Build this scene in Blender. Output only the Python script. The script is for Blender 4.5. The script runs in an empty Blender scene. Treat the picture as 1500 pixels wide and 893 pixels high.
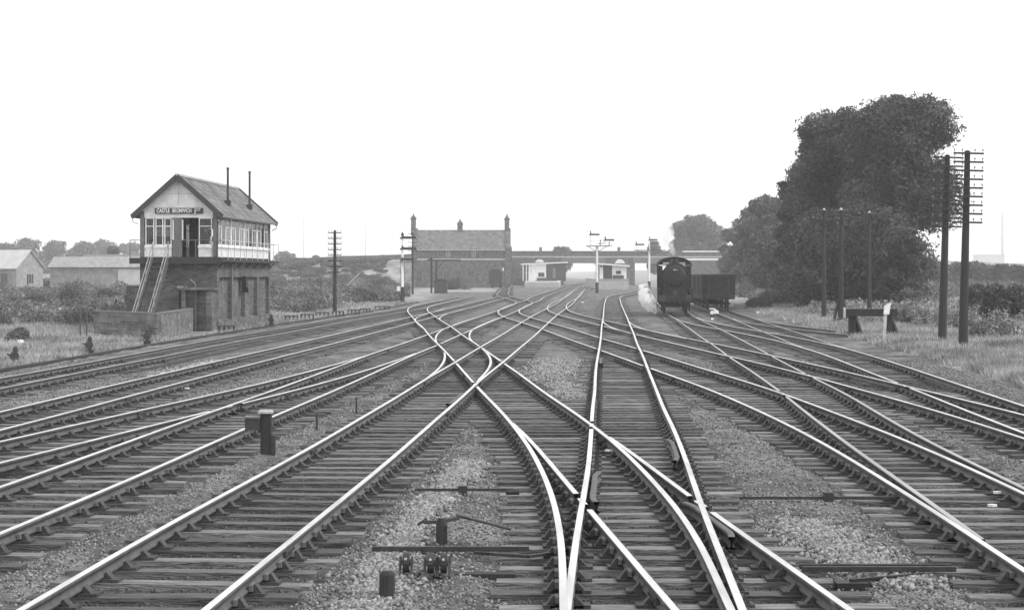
import bpy, math, random
import numpy as np
from mathutils import Vector, Matrix
random.seed(7); rng = np.random.default_rng(11)
SC = bpy.context.scene; COL = SC.collection
R_ = math.radians
# ---------------------------------------------------------------- camera, sky, sun, exposure
cam_d = bpy.data.cameras.new('camera'); cam = bpy.data.objects.new('camera', cam_d); COL.objects.link(cam)
cam.location = (0, 0, 2.77); cam.rotation_euler = (R_(90), 0, 0)
cam_d.lens = 64.8; cam_d.sensor_width = 36; cam_d.shift_y = -0.031
cam_d.clip_start = 0.5; cam_d.clip_end = 20000
SC.camera = cam
SUN_EL, SUN_AZ = 44, 108         # sun to the right and slightly behind the camera, behind thin high cloud
w = bpy.data.worlds.new('World'); SC.world = w; w.use_nodes = True
nt = w.node_tree; nt.nodes.clear()
sk = nt.nodes.new('ShaderNodeTexSky'); sk.sky_type = 'NISHITA'; sk.sun_disc = False
sk.sun_elevation = R_(SUN_EL); sk.sun_rotation = R_(SUN_AZ)
hs = nt.nodes.new('ShaderNodeHueSaturation'); hs.inputs['Saturation'].default_value = 0
b1 = nt.nodes.new('ShaderNodeBackground'); b1.inputs['Strength'].default_value = 0.05
b2 = nt.nodes.new('ShaderNodeBackground'); b2.inputs['Color'].default_value = (1, 1, 1, 1); b2.inputs['Strength'].default_value = 0.92
ad = nt.nodes.new('ShaderNodeAddShader'); ow = nt.nodes.new('ShaderNodeOutputWorld')
nt.links.new(sk.outputs[0], hs.inputs['Color']); nt.links.new(hs.outputs[0], b1.inputs['Color'])
nt.links.new(b1.outputs[0], ad.inputs[0]); nt.links.new(b2.outputs[0], ad.inputs[1]); nt.links.new(ad.outputs[0], ow.inputs['Surface'])
sd = bpy.data.lights.new('sun', 'SUN'); sd.energy = 2.0; sd.angle = R_(14); sd.color = (1, 0.99, 0.975)
sun = bpy.data.objects.new('sun', sd); COL.objects.link(sun)
dv = Vector((math.sin(R_(SUN_AZ)) * math.cos(R_(SUN_EL)), math.cos(R_(SUN_AZ)) * math.cos(R_(SUN_EL)), math.sin(R_(SUN_EL))))
sun.rotation_euler = dv.to_track_quat('Z', 'Y').to_euler()
SC.view_settings.view_transform = 'Standard'; SC.view_settings.look = 'None'
SC.cycles.volume_bounces = 10; SC.cycles.max_bounces = 12; SC.cycles.diffuse_bounces = 4; SC.cycles.glossy_bounces = 3
SC.view_settings.exposure = 0.2; SC.view_settings.gamma = 1

# ---------------------------------------------------------------- helpers
def mat(name, base, rough=0.8, var=0.25, scale=6.0, bump=0.0, bscale=None, metal=0.0, stretch=(1, 1, 1), spec=0.3, fine=0.0):
    m = bpy.data.materials.new(name); m.use_nodes = True; n = m.node_tree; p = n.nodes['Principled BSDF']
    p.inputs['Roughness'].default_value = rough; p.inputs['Metallic'].default_value = metal
    p.inputs['Specular IOR Level'].default_value = spec
    tc = n.nodes.new('ShaderNodeTexCoord'); mp = n.nodes.new('ShaderNodeMapping'); mp.inputs['Scale'].default_value = stretch
    oj = n.nodes.new('ShaderNodeObjectInfo'); ov = n.nodes.new('ShaderNodeMath'); ov.operation = 'MULTIPLY'; ov.inputs[1].default_value = 97.0; n.links.new(oj.outputs['Random'], ov.inputs[0]); n.links.new(ov.outputs[0], mp.inputs['Location'])
    n.links.new(tc.outputs['Object'], mp.inputs[0])
    nz = n.nodes.new('ShaderNodeTexNoise'); nz.inputs['Scale'].default_value = scale; nz.inputs['Detail'].default_value = 6; nz.inputs['Roughness'].default_value = 0.65
    n.links.new(mp.outputs[0], nz.inputs['Vector'])
    oi = n.nodes.new('ShaderNodeObjectInfo')
    mr = n.nodes.new('ShaderNodeMapRange'); mr.inputs[1].default_value = 0.3; mr.inputs[2].default_value = 0.7
    mr.inputs[3].default_value = base * (1 - var); mr.inputs[4].default_value = base * (1 + var)
    n.links.new(nz.outputs['Fac'], mr.inputs[0])
    mm = n.nodes.new('ShaderNodeMath'); mm.operation = 'MULTIPLY'
    rr = n.nodes.new('ShaderNodeMapRange'); rr.inputs[3].default_value = 1 - fine; rr.inputs[4].default_value = 1 + fine
    n.links.new(oi.outputs['Random'], rr.inputs[0]); n.links.new(mr.outputs[0], mm.inputs[0]); n.links.new(rr.outputs[0], mm.inputs[1])
    n.links.new(mm.outputs[0], p.inputs['Base Color'])
    if bump:
        bn = n.nodes.new('ShaderNodeTexNoise'); bn.inputs['Scale'].default_value = bscale or scale * 3; bn.inputs['Detail'].default_value = 5
        n.links.new(mp.outputs[0], bn.inputs['Vector'])
        bp = n.nodes.new('ShaderNodeBump'); bp.inputs['Strength'].default_value = bump; bp.inputs['Distance'].default_value = 0.05
        n.links.new(bn.outputs['Fac'], bp.inputs['Height']); n.links.new(bp.outputs[0], p.inputs['Normal'])
    return m

def brickmat(name, c1, c2, mortar, bw=0.225, bh=0.075, big=1.0, axis='XZ'):
    m = bpy.data.materials.new(name); m.use_nodes = True; n = m.node_tree; p = n.nodes['Principled BSDF']; p.inputs['Roughness'].default_value = 0.9
    p.inputs['Specular IOR Level'].default_value = 0.2
    tc = n.nodes.new('ShaderNodeTexCoord'); sp = n.nodes.new('ShaderNodeSeparateXYZ'); n.links.new(tc.outputs['Object'], sp.inputs[0])
    ge = n.nodes.new('ShaderNodeNewGeometry'); sn = n.nodes.new('ShaderNodeSeparateXYZ')
    ad = n.nodes.new('ShaderNodeMath'); ad.operation = 'ADD'; n.links.new(sp.outputs[0], ad.inputs[0]); n.links.new(sp.outputs[1], ad.inputs[1])
    cb = n.nodes.new('ShaderNodeCombineXYZ'); n.links.new(ad.outputs[0], cb.inputs[0]); n.links.new(sp.outputs[2], cb.inputs[1])
    br = n.nodes.new('ShaderNodeTexBrick'); br.inputs['Scale'].default_value = 1; br.inputs['Brick Width'].default_value = bw * big; br.inputs['Row Height'].default_value = bh * big
    br.inputs['Mortar Size'].default_value = 0.009 * big; br.inputs['Color1'].default_value = (c1,) * 3 + (1,); br.inputs['Color2'].default_value = (c2,) * 3 + (1,)
    br.inputs['Mortar'].default_value = (mortar,) * 3 + (1,); br.inputs['Bias'].default_value = 0.1
    n.links.new(cb.outputs[0], br.inputs['Vector'])
    nz = n.nodes.new('ShaderNodeTexNoise'); nz.inputs['Scale'].default_value = 1.3; nz.inputs['Detail'].default_value = 8; n.links.new(tc.outputs['Object'], nz.inputs['Vector'])
    mr = n.nodes.new('ShaderNodeMapRange'); mr.inputs[1].default_value = 0.3; mr.inputs[2].default_value = 0.7; mr.inputs[3].default_value = 0.6; mr.inputs[4].default_value = 1.35
    n.links.new(nz.outputs['Fac'], mr.inputs[0])
    mx = n.nodes.new('ShaderNodeVectorMath'); mx.operation = 'SCALE'; n.links.new(br.outputs['Color'], mx.inputs[0]); n.links.new(mr.outputs[0], mx.inputs['Scale'])
    n.links.new(mx.outputs[0], p.inputs['Base Color'])
    bp = n.nodes.new('ShaderNodeBump'); bp.inputs['Strength'].default_value = 0.4; bp.inputs['Distance'].default_value = 0.02
    n.links.new(br.outputs['Fac'], bp.inputs['Height']); bp.invert = True; n.links.new(bp.outputs[0], p.inputs['Normal'])
    return m

M = {}
M['sleeper'] = mat('creosoted_timber', 0.155, 0.85, 0.6, 3.2, 0.9, 9, stretch=(0.8, 5, 5), fine=0.5)
M['key'] = mat('oak_key', 0.16, 0.8, 0.3, 6)
M['chair'] = mat('rusty_cast_iron', 0.06, 0.7, 0.4, 12, 0.3)
M['railside'] = mat('rusty_rail_steel', 0.10, 0.7, 0.35, 5, 0.2)
M['railtop'] = mat('polished_rail_steel', 0.74, 0.38, 0.3, 5, 0.0, metal=1.0, stretch=(1, 0.1, 1))
M['raildull'] = mat('dull_rail_steel', 0.42, 0.45, 0.2, 4, 0.0, metal=0.9, stretch=(1, 0.1, 1))
M['iron'] = mat('dark_iron', 0.04, 0.6, 0.4, 8, 0.2)
M['darkwood'] = mat('dark_weathered_timber', 0.05, 0.85, 0.4, 4, 0.4, stretch=(4, 4, 0.6))
M['post'] = mat('tarred_post', 0.035, 0.8, 0.3, 5, 0.3, stretch=(4, 4, 0.5))
M['postpale'] = mat('weathered_post', 0.09, 0.8, 0.3, 5, 0.3, stretch=(4, 4, 0.5))
M['white'] = mat('white_paint', 0.82, 0.6, 0.16, 3, 0.1)
M['cream'] = mat('cream_paint', 0.76, 0.6, 0.2, 2.5, 0.15)
M['dirtywhite'] = mat('dirty_white_paint', 0.5, 0.7, 0.25, 5, 0.2)
M['greypaint'] = mat('grey_paint', 0.16, 0.6, 0.2, 3, 0.1)
M['darkpaint'] = mat('dark_paint', 0.055, 0.5, 0.3, 3, 0.1)
M['black'] = mat('sooty_black', 0.022, 0.5, 0.4, 3, 0.2)
M['blackdull'] = mat('grimy_black', 0.03, 0.75, 0.5, 6, 0.3)
M['slate'] = brickmat('slate_roof', 0.12, 0.19, 0.07, 0.36, 0.24)
M['brick'] = brickmat('brown_brickwork', 0.065, 0.15, 0.17, big=1.5)
M['bricklit'] = brickmat('mottled_brickwork', 0.14, 0.27, 0.25, big=1.5)
M['brickmid'] = brickmat('dark_mottled_brickwork', 0.08, 0.19, 0.2, big=1.5)
M['brickfar'] = brickmat('station_brickwork', 0.06, 0.15, 0.15, big=2.2)
M['slatefar'] = brickmat('station_roof_tiles', 0.12, 0.17, 0.09, 0.5, 0.4)
M['concrete'] = mat('pale_concrete', 0.42, 0.85, 0.2, 2, 0.2)
M['stone'] = mat('ballast_stone', 0.30, 0.9, 0.5, 9, 0.0, fine=0)
M['stonepale'] = mat('limestone_chippings', 0.42, 0.9, 0.45, 8, 0.0)
M['roofpale'] = mat('pale_sheet_roof', 0.48, 0.7, 0.15, 1, 0.1)
M['shed'] = mat('weathered_boarding', 0.27, 0.85, 0.3, 1.5, 0.2)
M['interior'] = mat('dim_interior', 0.05, 0.9, 0.3, 3)
M['skin'] = mat('skin', 0.35, 0.6, 0.1, 5)
M['cloth'] = mat('dark_cloth', 0.04, 0.9, 0.2, 9)
M['shirt'] = mat('pale_shirt', 0.5, 0.9, 0.1, 9)
g = bpy.data.materials.new('window_glass'); g.use_nodes = True
n = g.node_tree; n.nodes.clear(); o_ = n.nodes.new('ShaderNodeOutputMaterial'); mx = n.nodes.new('ShaderNodeMixShader'); tr = n.nodes.new('ShaderNodeBsdfTransparent'); gl = n.nodes.new('ShaderNodeBsdfGlossy')
tr.inputs[0].default_value = (0.72, 0.72, 0.72, 1); gl.inputs['Roughness'].default_value = 0.03; gl.inputs[0].default_value = (0.8, 0.8, 0.8, 1); fr = n.nodes.new('ShaderNodeFresnel'); fr.inputs[0].default_value = 1.5
n.links.new(fr.outputs[0], mx.inputs[0]); n.links.new(tr.outputs[0], mx.inputs[1]); n.links.new(gl.outputs[0], mx.inputs[2]); n.links.new(mx.outputs[0], o_.inputs[0])
M['glass'] = g
M['pane'] = mat('dark_glazing', 0.05, 0.12, 0.3, 1, spec=0.6)

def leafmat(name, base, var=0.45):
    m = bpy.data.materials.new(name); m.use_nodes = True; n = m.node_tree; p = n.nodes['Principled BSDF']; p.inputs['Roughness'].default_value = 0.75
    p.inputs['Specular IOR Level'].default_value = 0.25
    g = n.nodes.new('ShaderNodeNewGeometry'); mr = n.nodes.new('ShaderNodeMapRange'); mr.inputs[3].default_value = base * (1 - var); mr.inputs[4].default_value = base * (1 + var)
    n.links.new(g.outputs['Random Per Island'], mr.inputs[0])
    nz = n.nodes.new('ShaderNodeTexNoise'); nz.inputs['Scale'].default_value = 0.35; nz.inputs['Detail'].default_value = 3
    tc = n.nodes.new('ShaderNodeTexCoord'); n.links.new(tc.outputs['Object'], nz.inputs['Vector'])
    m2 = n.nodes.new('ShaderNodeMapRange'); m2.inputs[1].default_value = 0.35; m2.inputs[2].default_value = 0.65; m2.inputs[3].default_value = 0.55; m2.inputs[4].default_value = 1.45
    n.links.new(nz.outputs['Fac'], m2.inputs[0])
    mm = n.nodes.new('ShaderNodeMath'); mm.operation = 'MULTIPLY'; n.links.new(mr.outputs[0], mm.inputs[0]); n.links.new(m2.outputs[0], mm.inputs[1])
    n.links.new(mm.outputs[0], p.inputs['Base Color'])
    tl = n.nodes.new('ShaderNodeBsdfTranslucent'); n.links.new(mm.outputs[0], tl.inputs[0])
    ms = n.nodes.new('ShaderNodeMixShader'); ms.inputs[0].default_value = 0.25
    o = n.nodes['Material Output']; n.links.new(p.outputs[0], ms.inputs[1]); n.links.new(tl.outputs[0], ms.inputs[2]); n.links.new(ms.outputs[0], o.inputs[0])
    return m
M['leaf'] = leafmat('dark_foliage', 0.085)
M['leafhazed'] = leafmat('haze_paled_foliage', 0.14)  # paler than near foliage, so part of the distance haze is in the colour
M['scrub'] = leafmat('scrub_foliage', 0.17)
M['scrubdark'] = leafmat('dark_scrub_foliage', 0.10)
M['bramble'] = leafmat('pale_bramble_foliage', 0.27)
M['grass'] = leafmat('dry_grass', 0.33, 0.35)
M['bark'] = mat('tree_bark', 0.07, 0.9, 0.3, 4, 0.5, stretch=(3, 3, 0.7))

def link(ob, parent=None):
    COL.objects.link(ob)
    if parent is not None: ob.parent = parent
    return ob
def tag(o, label=None, cat=None, group=None, kind=None):
    if label: o['label'] = label
    if cat: o['category'] = cat
    if group: o['group'] = group
    if kind: o['kind'] = kind
    return o
def thing(name, label, cat, loc=(0, 0, 0), rz=0, group=None):
    o = bpy.data.objects.new(name, None); o.empty_display_size = 0.3; COL.objects.link(o)
    o.location = loc; o.rotation_euler = (0, 0, rz)
    return tag(o, label, cat, group)
def copy_tree(o, parent=None):
    c = o.copy(); COL.objects.link(c)
    if parent is not None: c.parent = parent
    for ch in list(o.children): copy_tree(ch, c)
    return c

class MB:
    def __init__(s): s.v = []; s.f = []; s.mi = []; s.cur = 0
    def add(s, vs, fs):
        b = len(s.v); s.v += [tuple(v) for v in vs]; s.f += [tuple(i + b for i in f) for f in fs]; s.mi += [s.cur] * len(fs); return s
    def box(s, x0, x1, y0, y1, z0, z1):
        if x0 > x1: x0, x1 = x1, x0
        if y0 > y1: y0, y1 = y1, y0
        if z0 > z1: z0, z1 = z1, z0
        return s.add([(x0, y0, z0), (x1, y0, z0), (x1, y1, z0), (x0, y1, z0), (x0, y0, z1), (x1, y0, z1), (x1, y1, z1), (x0, y1, z1)],
                     [(0, 3, 2, 1), (4, 5, 6, 7), (0, 1, 5, 4), (1, 2, 6, 5), (2, 3, 7, 6), (3, 0, 4, 7)])
    def bar(s, a, b, w, h=None, up=(0, 0, 1)):
        h = h or w; a = Vector(a); b = Vector(b); d = (b - a).normalized(); u = Vector(up)
        if abs(d.dot(u)) > 0.98: u = Vector((0, 1, 0))
        x = d.cross(u).normalized(); y = x.cross(d).normalized(); q = []
        for p in (a, b):
            for sx, sy in ((-1, -1), (1, -1), (1, 1), (-1, 1)): q.append(p + x * sx * w / 2 + y * sy * h / 2)
        return s.add(q, [(0, 1, 2, 3), (7, 6, 5, 4), (0, 4, 5, 1), (1, 5, 6, 2), (2, 6, 7, 3), (3, 7, 4, 0)])
    def tube(s, pts, r, n=8, cap=True):
        pts = [Vector(p) for p in pts]; rs = r if isinstance(r, (list, tuple)) else [r] * len(pts); q = []
        for i, p in enumerate(pts):
            d = (pts[min(i + 1, len(pts) - 1)] - pts[max(i - 1, 0)]).normalized()
            u = Vector((0, 0, 1)) if abs(d.z) < 0.95 else Vector((0, 1, 0))
            x = d.cross(u).normalized(); y = x.cross(d).normalized()
            for k in range(n): a = 2 * math.pi * k / n; q.append(p + (x * math.cos(a) + y * math.sin(a)) * rs[i])
        fs = []
        for i in range(len(pts) - 1):
            for k in range(n): fs.append((i * n + k, i * n + (k + 1) % n, (i + 1) * n + (k + 1) % n, (i + 1) * n + k))
        if cap: fs.append(tuple(range(n))[::-1]); fs.append(tuple((len(pts) - 1) * n + k for k in range(n)))
        return s.add(q, fs)
    def prism(s, prof, y0, y1, ax='y'):
        k = len(prof)
        def P(p, t): return {'y': (p[0], t, p[1]), 'x': (t, p[0], p[1]), 'z': (p[0], p[1], t)}[ax]
        return s.add([P(p, y0) for p in prof] + [P(p, y1) for p in prof],
                     [tuple(range(k))[::-1], tuple(range(k, 2 * k))] + [(i, (i + 1) % k, (i + 1) % k + k, i + k) for i in range(k)])
    def build(s, name, m, parent=None, bevel=0, smooth=False, norm=True):
        me = bpy.data.meshes.new(name); me.from_pydata(s.v, [], s.f)
        for q in (m if isinstance(m, (list, tuple)) else [m]): me.materials.append(M[q] if isinstance(q, str) else q)
        me.polygons.foreach_set('material_index', s.mi)
        if norm:
            import bmesh
            bm = bmesh.new(); bm.from_mesh(me); bmesh.ops.recalc_face_normals(bm, faces=bm.faces); bm.to_mesh(me); bm.free()
        if smooth: me.polygons.foreach_set('use_smooth', [True] * len(me.polygons))
        o = bpy.data.objects.new(name, me); link(o, parent)
        if bevel:
            b = o.modifiers.new('bevel', 'BEVEL'); b.width = bevel; b.segments = 1; b.limit_method = 'ANGLE'
        return o

def np_mesh(name, verts, faces, m, parent=None):
    """verts (n,3), faces (k,c) all with c corners"""
    me = bpy.data.meshes.new(name); k, c = faces.shape
    me.vertices.add(len(verts)); me.vertices.foreach_set('co', verts.astype(np.float32).ravel())
    me.loops.add(k * c); me.loops.foreach_set('vertex_index', faces.astype(np.int32).ravel())
    me.polygons.add(k); me.polygons.foreach_set('loop_start', np.arange(0, k * c, c, dtype=np.int32)); me.polygons.foreach_set('loop_total', np.full(k, c, dtype=np.int32))
    me.update(calc_edges=True); me.materials.append(M[m] if isinstance(m, str) else m)
    return link(bpy.data.objects.new(name, me), parent)

# picture measurements were taken once and turned into metres on the ground: X right, Y away from the camera
RAILS = {}
RAILS['T1']=([20,22,24,26,28,30,32,34,36,38,40,42,44,46,48,50,52,54,56,58,60,62,64,66,68,70,74,78,82,86,90,94,98,102,106,110,114,118,122,126,130,134,138,142,146,150,154,158,162,166,170,174,178,182,186,190,194,198,202,206,210,214,214.5],[-14767,-14686,-14605,-14524,-14442,-14361,-14280,-14199,-14118,-14037,-13956,-13874,-13793,-13710,-13627,-13547,-13468,-13390,-13312,-13234,-13161,-13091,-13023,-12960,-12896,-12829,-12676,-12497,-12295,-12075,-11846,-11632,-11436,-11246,-11047,-10832,-10598,-10346,-10074,-9791,-9512,-9243,-8988,-8759,-8568,-8424,-8324,-8248,-8174,-8087,-7979,-7851,-7710,-7559,-7402,-7243,-7079,-6907,-6726,-6537,-6344,-6147,-6123],[-13267,-13194,-13122,-13049,-12977,-12904,-12831,-12759,-12686,-12613,-12541,-12468,-12396,-12324,-12253,-12181,-12106,-12027,-11944,-11859,-11775,-11696,-11623,-11556,-11490,-11419,-11249,-11035,-10789,-10540,-10305,-10102,-9923,-9750,-9562,-9350,-9116,-8856,-8571,-8268,-7971,-7693,-7439,-7217,-7036,-6905,-6816,-6742,-6665,-6574,-6466,-6342,-6206,-6060,-5908,-5751,-5586,-5411,-5227,-5036,-4842,-4646,-4622])
RAILS['T2']=([12,14,16,18,20,22,24,26,28,30,32,34,36,38,40,42,44,46,48,50,52,54,56,58,60,62,64,66,68,70,74,78,82,86,90,94,98,102,106,110,114,118,122,126,130,134,138,142,146,150,154,158,162,166,170,174,178,182,186,190,194,198,202,206,210,214,215.8],[-11442,-11351,-11260,-11169,-11077,-10986,-10895,-10804,-10713,-10621,-10530,-10428,-10325,-10231,-10155,-10087,-10008,-9919,-9824,-9729,-9633,-9537,-9441,-9344,-9246,-9145,-9041,-8936,-8831,-8728,-8525,-8326,-8130,-7939,-7754,-7574,-7392,-7206,-7014,-6815,-6612,-6403,-6190,-5972,-5758,-5553,-5351,-5148,-4946,-4754,-4571,-4398,-4233,-4075,-3918,-3754,-3582,-3402,-3215,-3022,-2823,-2619,-2410,-2197,-1983,-1771,-1678],[-10070,-9976,-9881,-9786,-9692,-9597,-9502,-9408,-9313,-9219,-9124,-9017,-8912,-8820,-8739,-8660,-8573,-8480,-8384,-8287,-8189,-8088,-7985,-7882,-7777,-7668,-7556,-7444,-7333,-7224,-7015,-6811,-6613,-6424,-6244,-6068,-5889,-5705,-5518,-5328,-5136,-4941,-4739,-4528,-4312,-4102,-3895,-3687,-3478,-3278,-3090,-2914,-2750,-2592,-2432,-2262,-2086,-1903,-1716,-1523,-1325,-1120,-909,-695,-480,-265,-171])
RAILS['T3']=([10,12,14,16,18,20,22,24,26,28,30,32,34,36,38,40,42,44,46,48,50,52,54,56,58,60,62,64,64.2],[-11235,-10969,-10704,-10438,-10172,-9906,-9641,-9375,-9109,-8837,-8565,-8302,-8043,-7781,-7513,-7239,-6965,-6698,-6445,-6213,-6002,-5806,-5621,-5443,-5272,-5109,-4952,-4798,-4786],[-9968,-9685,-9403,-9120,-8838,-8555,-8273,-7990,-7708,-7420,-7130,-6850,-6575,-6296,-6013,-5732,-5453,-5184,-4932,-4700,-4486,-4289,-4107,-3939,-3783,-3638,-3501,-3368,-3357])
RAILS['T4']=([6,8,10,12,14,16,18,20,22,24,26,28,30,32,34,36,38,40,42,44,46,48,50,52,54,56,58,60,62,64,66,68,70,74,78,82,86,90,94,98,102,106,110,114,118,122,126,130,134,138,142,146,150,154,158,162,166,170,174,178,182,186,190,194,198,202,206,210,214,218,222,226,230,234,238,242,246,250,262,274,286,298,310,322,334,346,358,370,382,394,406,418,430,442,454,466,478,490,502,514,526,538,550,562,574,586,598,610,622,634,640],[-7739,-7621,-7504,-7386,-7269,-7151,-7034,-6913,-6776,-6653,-6545,-6450,-6360,-6271,-6180,-6085,-5984,-5879,-5773,-5671,-5577,-5489,-5402,-5318,-5235,-5152,-5072,-4994,-4913,-4821,-4717,-4603,-4485,-4262,-4070,-3893,-3704,-3502,-3309,-3128,-2936,-2731,-2518,-2298,-2073,-1850,-1636,-1430,-1233,-1044,-863,-689,-521,-361,-203,-41,131,320,530,755,985,1208,1411,1580,1711,1822,1934,2062,2213,2383,2568,2761,2959,3156,3350,3542,3735,3929,4526,5160,5847,6515,7131,7715,8277,8829,9387,9963,10571,11215,11890,12591,13312,14049,14795,15547,16298,17050,17802,18554,19305,20057,20809,21560,22312,23064,23816,24567,25319,26071,26447],[-6255,-6141,-6028,-5914,-5800,-5687,-5573,-5456,-5324,-5204,-5101,-5009,-4921,-4832,-4736,-4632,-4523,-4412,-4302,-4198,-4102,-4011,-3922,-3835,-3748,-3661,-3573,-3485,-3392,-3292,-3183,-3070,-2958,-2751,-2572,-2398,-2204,-1992,-1788,-1598,-1408,-1210,-1004,-788,-563,-338,-125,76,266,446,618,788,959,1126,1291,1460,1637,1828,2038,2259,2481,2693,2885,3047,3179,3294,3410,3545,3703,3880,4068,4263,4460,4658,4853,5047,5241,5436,6032,6659,7343,8017,8638,9222,9783,10336,10894,11469,12077,12722,13398,14099,14820,15557,16303,17054,17805,18556,19307,20058,20808,21559,22310,23061,23812,24563,25314,26065,26816,27567,27942])
RAILS['T5']=([4,6,8,10,12,14,16,18,20,22,24,26,28,30,32,34,36,38,40,42,44,46,48,50,52,54,56,58,60,62,64,66,68,70,74,78,82,86,90,94,98,102,106,110,114,118,122,126,130,134,138,142,146,150,154,158,162,166,170,174,178,182,186,190,194,198,202,206,210,214,218,222,226,230,234,238,242,246,250,262,274,286,298,310,322,334,346,358,370,382,394,406,418,430,442,454,466,478,490,502,514,526,538,550,562,574,586,598,610,622,634,646,658,670,682,694,700],[-4652,-4544,-4436,-4329,-4221,-4113,-4018,-3930,-3823,-3698,-3563,-3426,-3295,-3177,-3069,-2966,-2863,-2757,-2652,-2555,-2463,-2372,-2276,-2174,-2069,-1962,-1856,-1752,-1652,-1554,-1457,-1360,-1261,-1159,-943,-725,-517,-320,-131,55,244,436,633,831,1033,1240,1453,1672,1895,2120,2348,2575,2802,3026,3248,3466,3682,3893,4101,4304,4502,4695,4881,5059,5233,5410,5595,5786,5976,6162,6342,6518,6691,6862,7032,7202,7373,7546,7722,8279,8897,9605,10417,11213,11939,12607,13225,13805,14355,14885,15407,15928,16459,17010,17592,18220,18854,19360,19804,20246,20687,21129,21570,22012,22453,22895,23336,23778,24219,24661,25102,25544,25985,26427,26868,27310,27531],[-3198,-3079,-2960,-2842,-2723,-2604,-2488,-2371,-2251,-2130,-2012,-1898,-1789,-1687,-1590,-1493,-1394,-1290,-1188,-1094,-1006,-916,-818,-712,-601,-487,-373,-262,-154,-49,54,157,260,365,580,795,999,1194,1385,1576,1772,1970,2167,2360,2554,2755,2964,3180,3401,3626,3854,4081,4308,4533,4755,4974,5189,5401,5608,5809,6005,6194,6377,6553,6726,6905,7095,7292,7487,7674,7853,8028,8200,8370,8539,8708,8879,9052,9228,9785,10407,11123,11936,12726,13447,14113,14732,15311,15861,16392,16913,17434,17966,18518,19096,19711,20343,20865,21324,21780,22237,22693,23150,23606,24062,24519,24975,25432,25888,26344,26801,27257,27713,28170,28626,29083,29311])
RAILS['X1']=([4,6,8,10,12,14,16,18,20,22,24,26,28,30,32,34,36,38,40,42,44,46,48,50,52,54,56,58,60,62,64,66,68,70,74,78,82,86,90,94,98,102,106,110,114,118,122,126,130,134,138,142,146,150,154,158,162,166,170,174,178,182,186,190,194,196.2],[291,312,334,356,378,400,443,496,521,516,482,423,344,247,130,-1,-140,-290,-451,-612,-768,-918,-1066,-1213,-1360,-1507,-1654,-1803,-1952,-2103,-2256,-2410,-2565,-2722,-3042,-3361,-3668,-3957,-4237,-4530,-4849,-5183,-5511,-5817,-6107,-6398,-6700,-7007,-7303,-7577,-7818,-8023,-8191,-8312,-8379,-8384,-8326,-8220,-8088,-7944,-7796,-7645,-7493,-7340,-7186,-7102],[1587,1623,1659,1694,1730,1766,1831,1915,1954,1949,1909,1852,1780,1689,1575,1445,1304,1150,988,829,681,542,405,266,121,-28,-180,-332,-482,-630,-778,-926,-1075,-1226,-1537,-1851,-2160,-2452,-2735,-3026,-3337,-3664,-3988,-4299,-4598,-4896,-5202,-5510,-5810,-6089,-6336,-6542,-6703,-6809,-6859,-6853,-6792,-6688,-6558,-6418,-6275,-6131,-5983,-5832,-5680,-5597])
RAILS['Q']=([4,6,8,10,12,14,16,18,20,22,24,26,28,30,32,34,36,38,40,42,43.2],[2116,1981,1846,1711,1576,1441,1307,1172,1034,900,768,636,504,367,211,36,-142,-311,-469,-622,-709],[3640,3492,3344,3197,3049,2902,2754,2607,2456,2305,2170,2039,1906,1766,1610,1440,1290,1135,978,819,726])
RAILS['W']=([4,6,8,10,12,14,16,18,20,22,24,26,28,30,32,34,36,38,40,42,44,46,48,50,52,54,56,58,60,62,64,66,68,70,74,78,82,86,90,94,98,102,106,110,114,118,122,126,130,134,138,142,146,150,154,158,162,166,170,174,178,182,186,190,194,198,202,206,210,214,218,222,226,230,234,238,242,246,250,262,274,286,298,310,322,334,346,358,360],[-173,-61,52,164,276,388,496,600,712,831,954,1070,1176,1274,1373,1470,1564,1662,1768,1876,1978,2073,2167,2262,2360,2461,2565,2672,2780,2889,2999,3109,3218,3326,3541,3752,3960,4165,4366,4568,4776,4988,5203,5418,5631,5842,6050,6256,6462,6666,6871,7076,7281,7486,7693,7902,8111,8323,8537,8755,8977,9200,9420,9637,9855,10076,10306,10547,10805,11082,11384,11715,12078,12480,12923,13403,13906,14418,14925,16387,17718,18904,19994,21027,22048,23070,24092,25114,25284],[1302,1410,1517,1625,1732,1840,1948,2054,2157,2265,2383,2506,2622,2733,2841,2942,3033,3126,3229,3338,3446,3552,3657,3762,3868,3976,4083,4191,4298,4404,4507,4607,4705,4802,5008,5226,5448,5667,5877,6082,6288,6499,6712,6925,7137,7347,7556,7763,7968,8173,8378,8582,8787,8993,9200,9409,9620,9834,10052,10273,10497,10721,10938,11152,11367,11588,11817,12058,12315,12591,12893,13226,13596,14007,14459,14944,15450,15959,16460,17901,19226,20415,21505,22542,23568,24595,25622,26649,26820])
RAILS['D1']=([6,8,10,12,14,16,18,20,22,24,26,28,30,32,34,36,38,40,42,44,46,48,50,52,54,56,58,60,62,64,66,68,70,74,78,82,86,90,94,98,102,106,110,114,118,122,126,130,134,138,142,146,150,154,158,162,166,170,173.3],[4476,4533,4590,4648,4705,4763,4827,4897,4953,5000,5044,5080,5099,5097,5074,5031,4974,4907,4827,4731,4616,4485,4344,4200,4056,3918,3784,3654,3522,3387,3250,3108,2964,2671,2389,2130,1877,1617,1339,1038,719,389,59,-252,-525,-740,-892,-983,-1012,-977,-884,-755,-607,-443,-269,-86,102,293,449],[5971,6028,6085,6142,6199,6256,6319,6386,6444,6493,6534,6558,6563,6547,6513,6466,6413,6355,6289,6203,6096,5971,5837,5699,5562,5430,5303,5176,5045,4909,4767,4622,4474,4170,3871,3602,3355,3112,2848,2553,2236,1913,1596,1296,1025,797,627,523,493,540,644,776,921,1078,1246,1425,1611,1801,1957])
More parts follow.
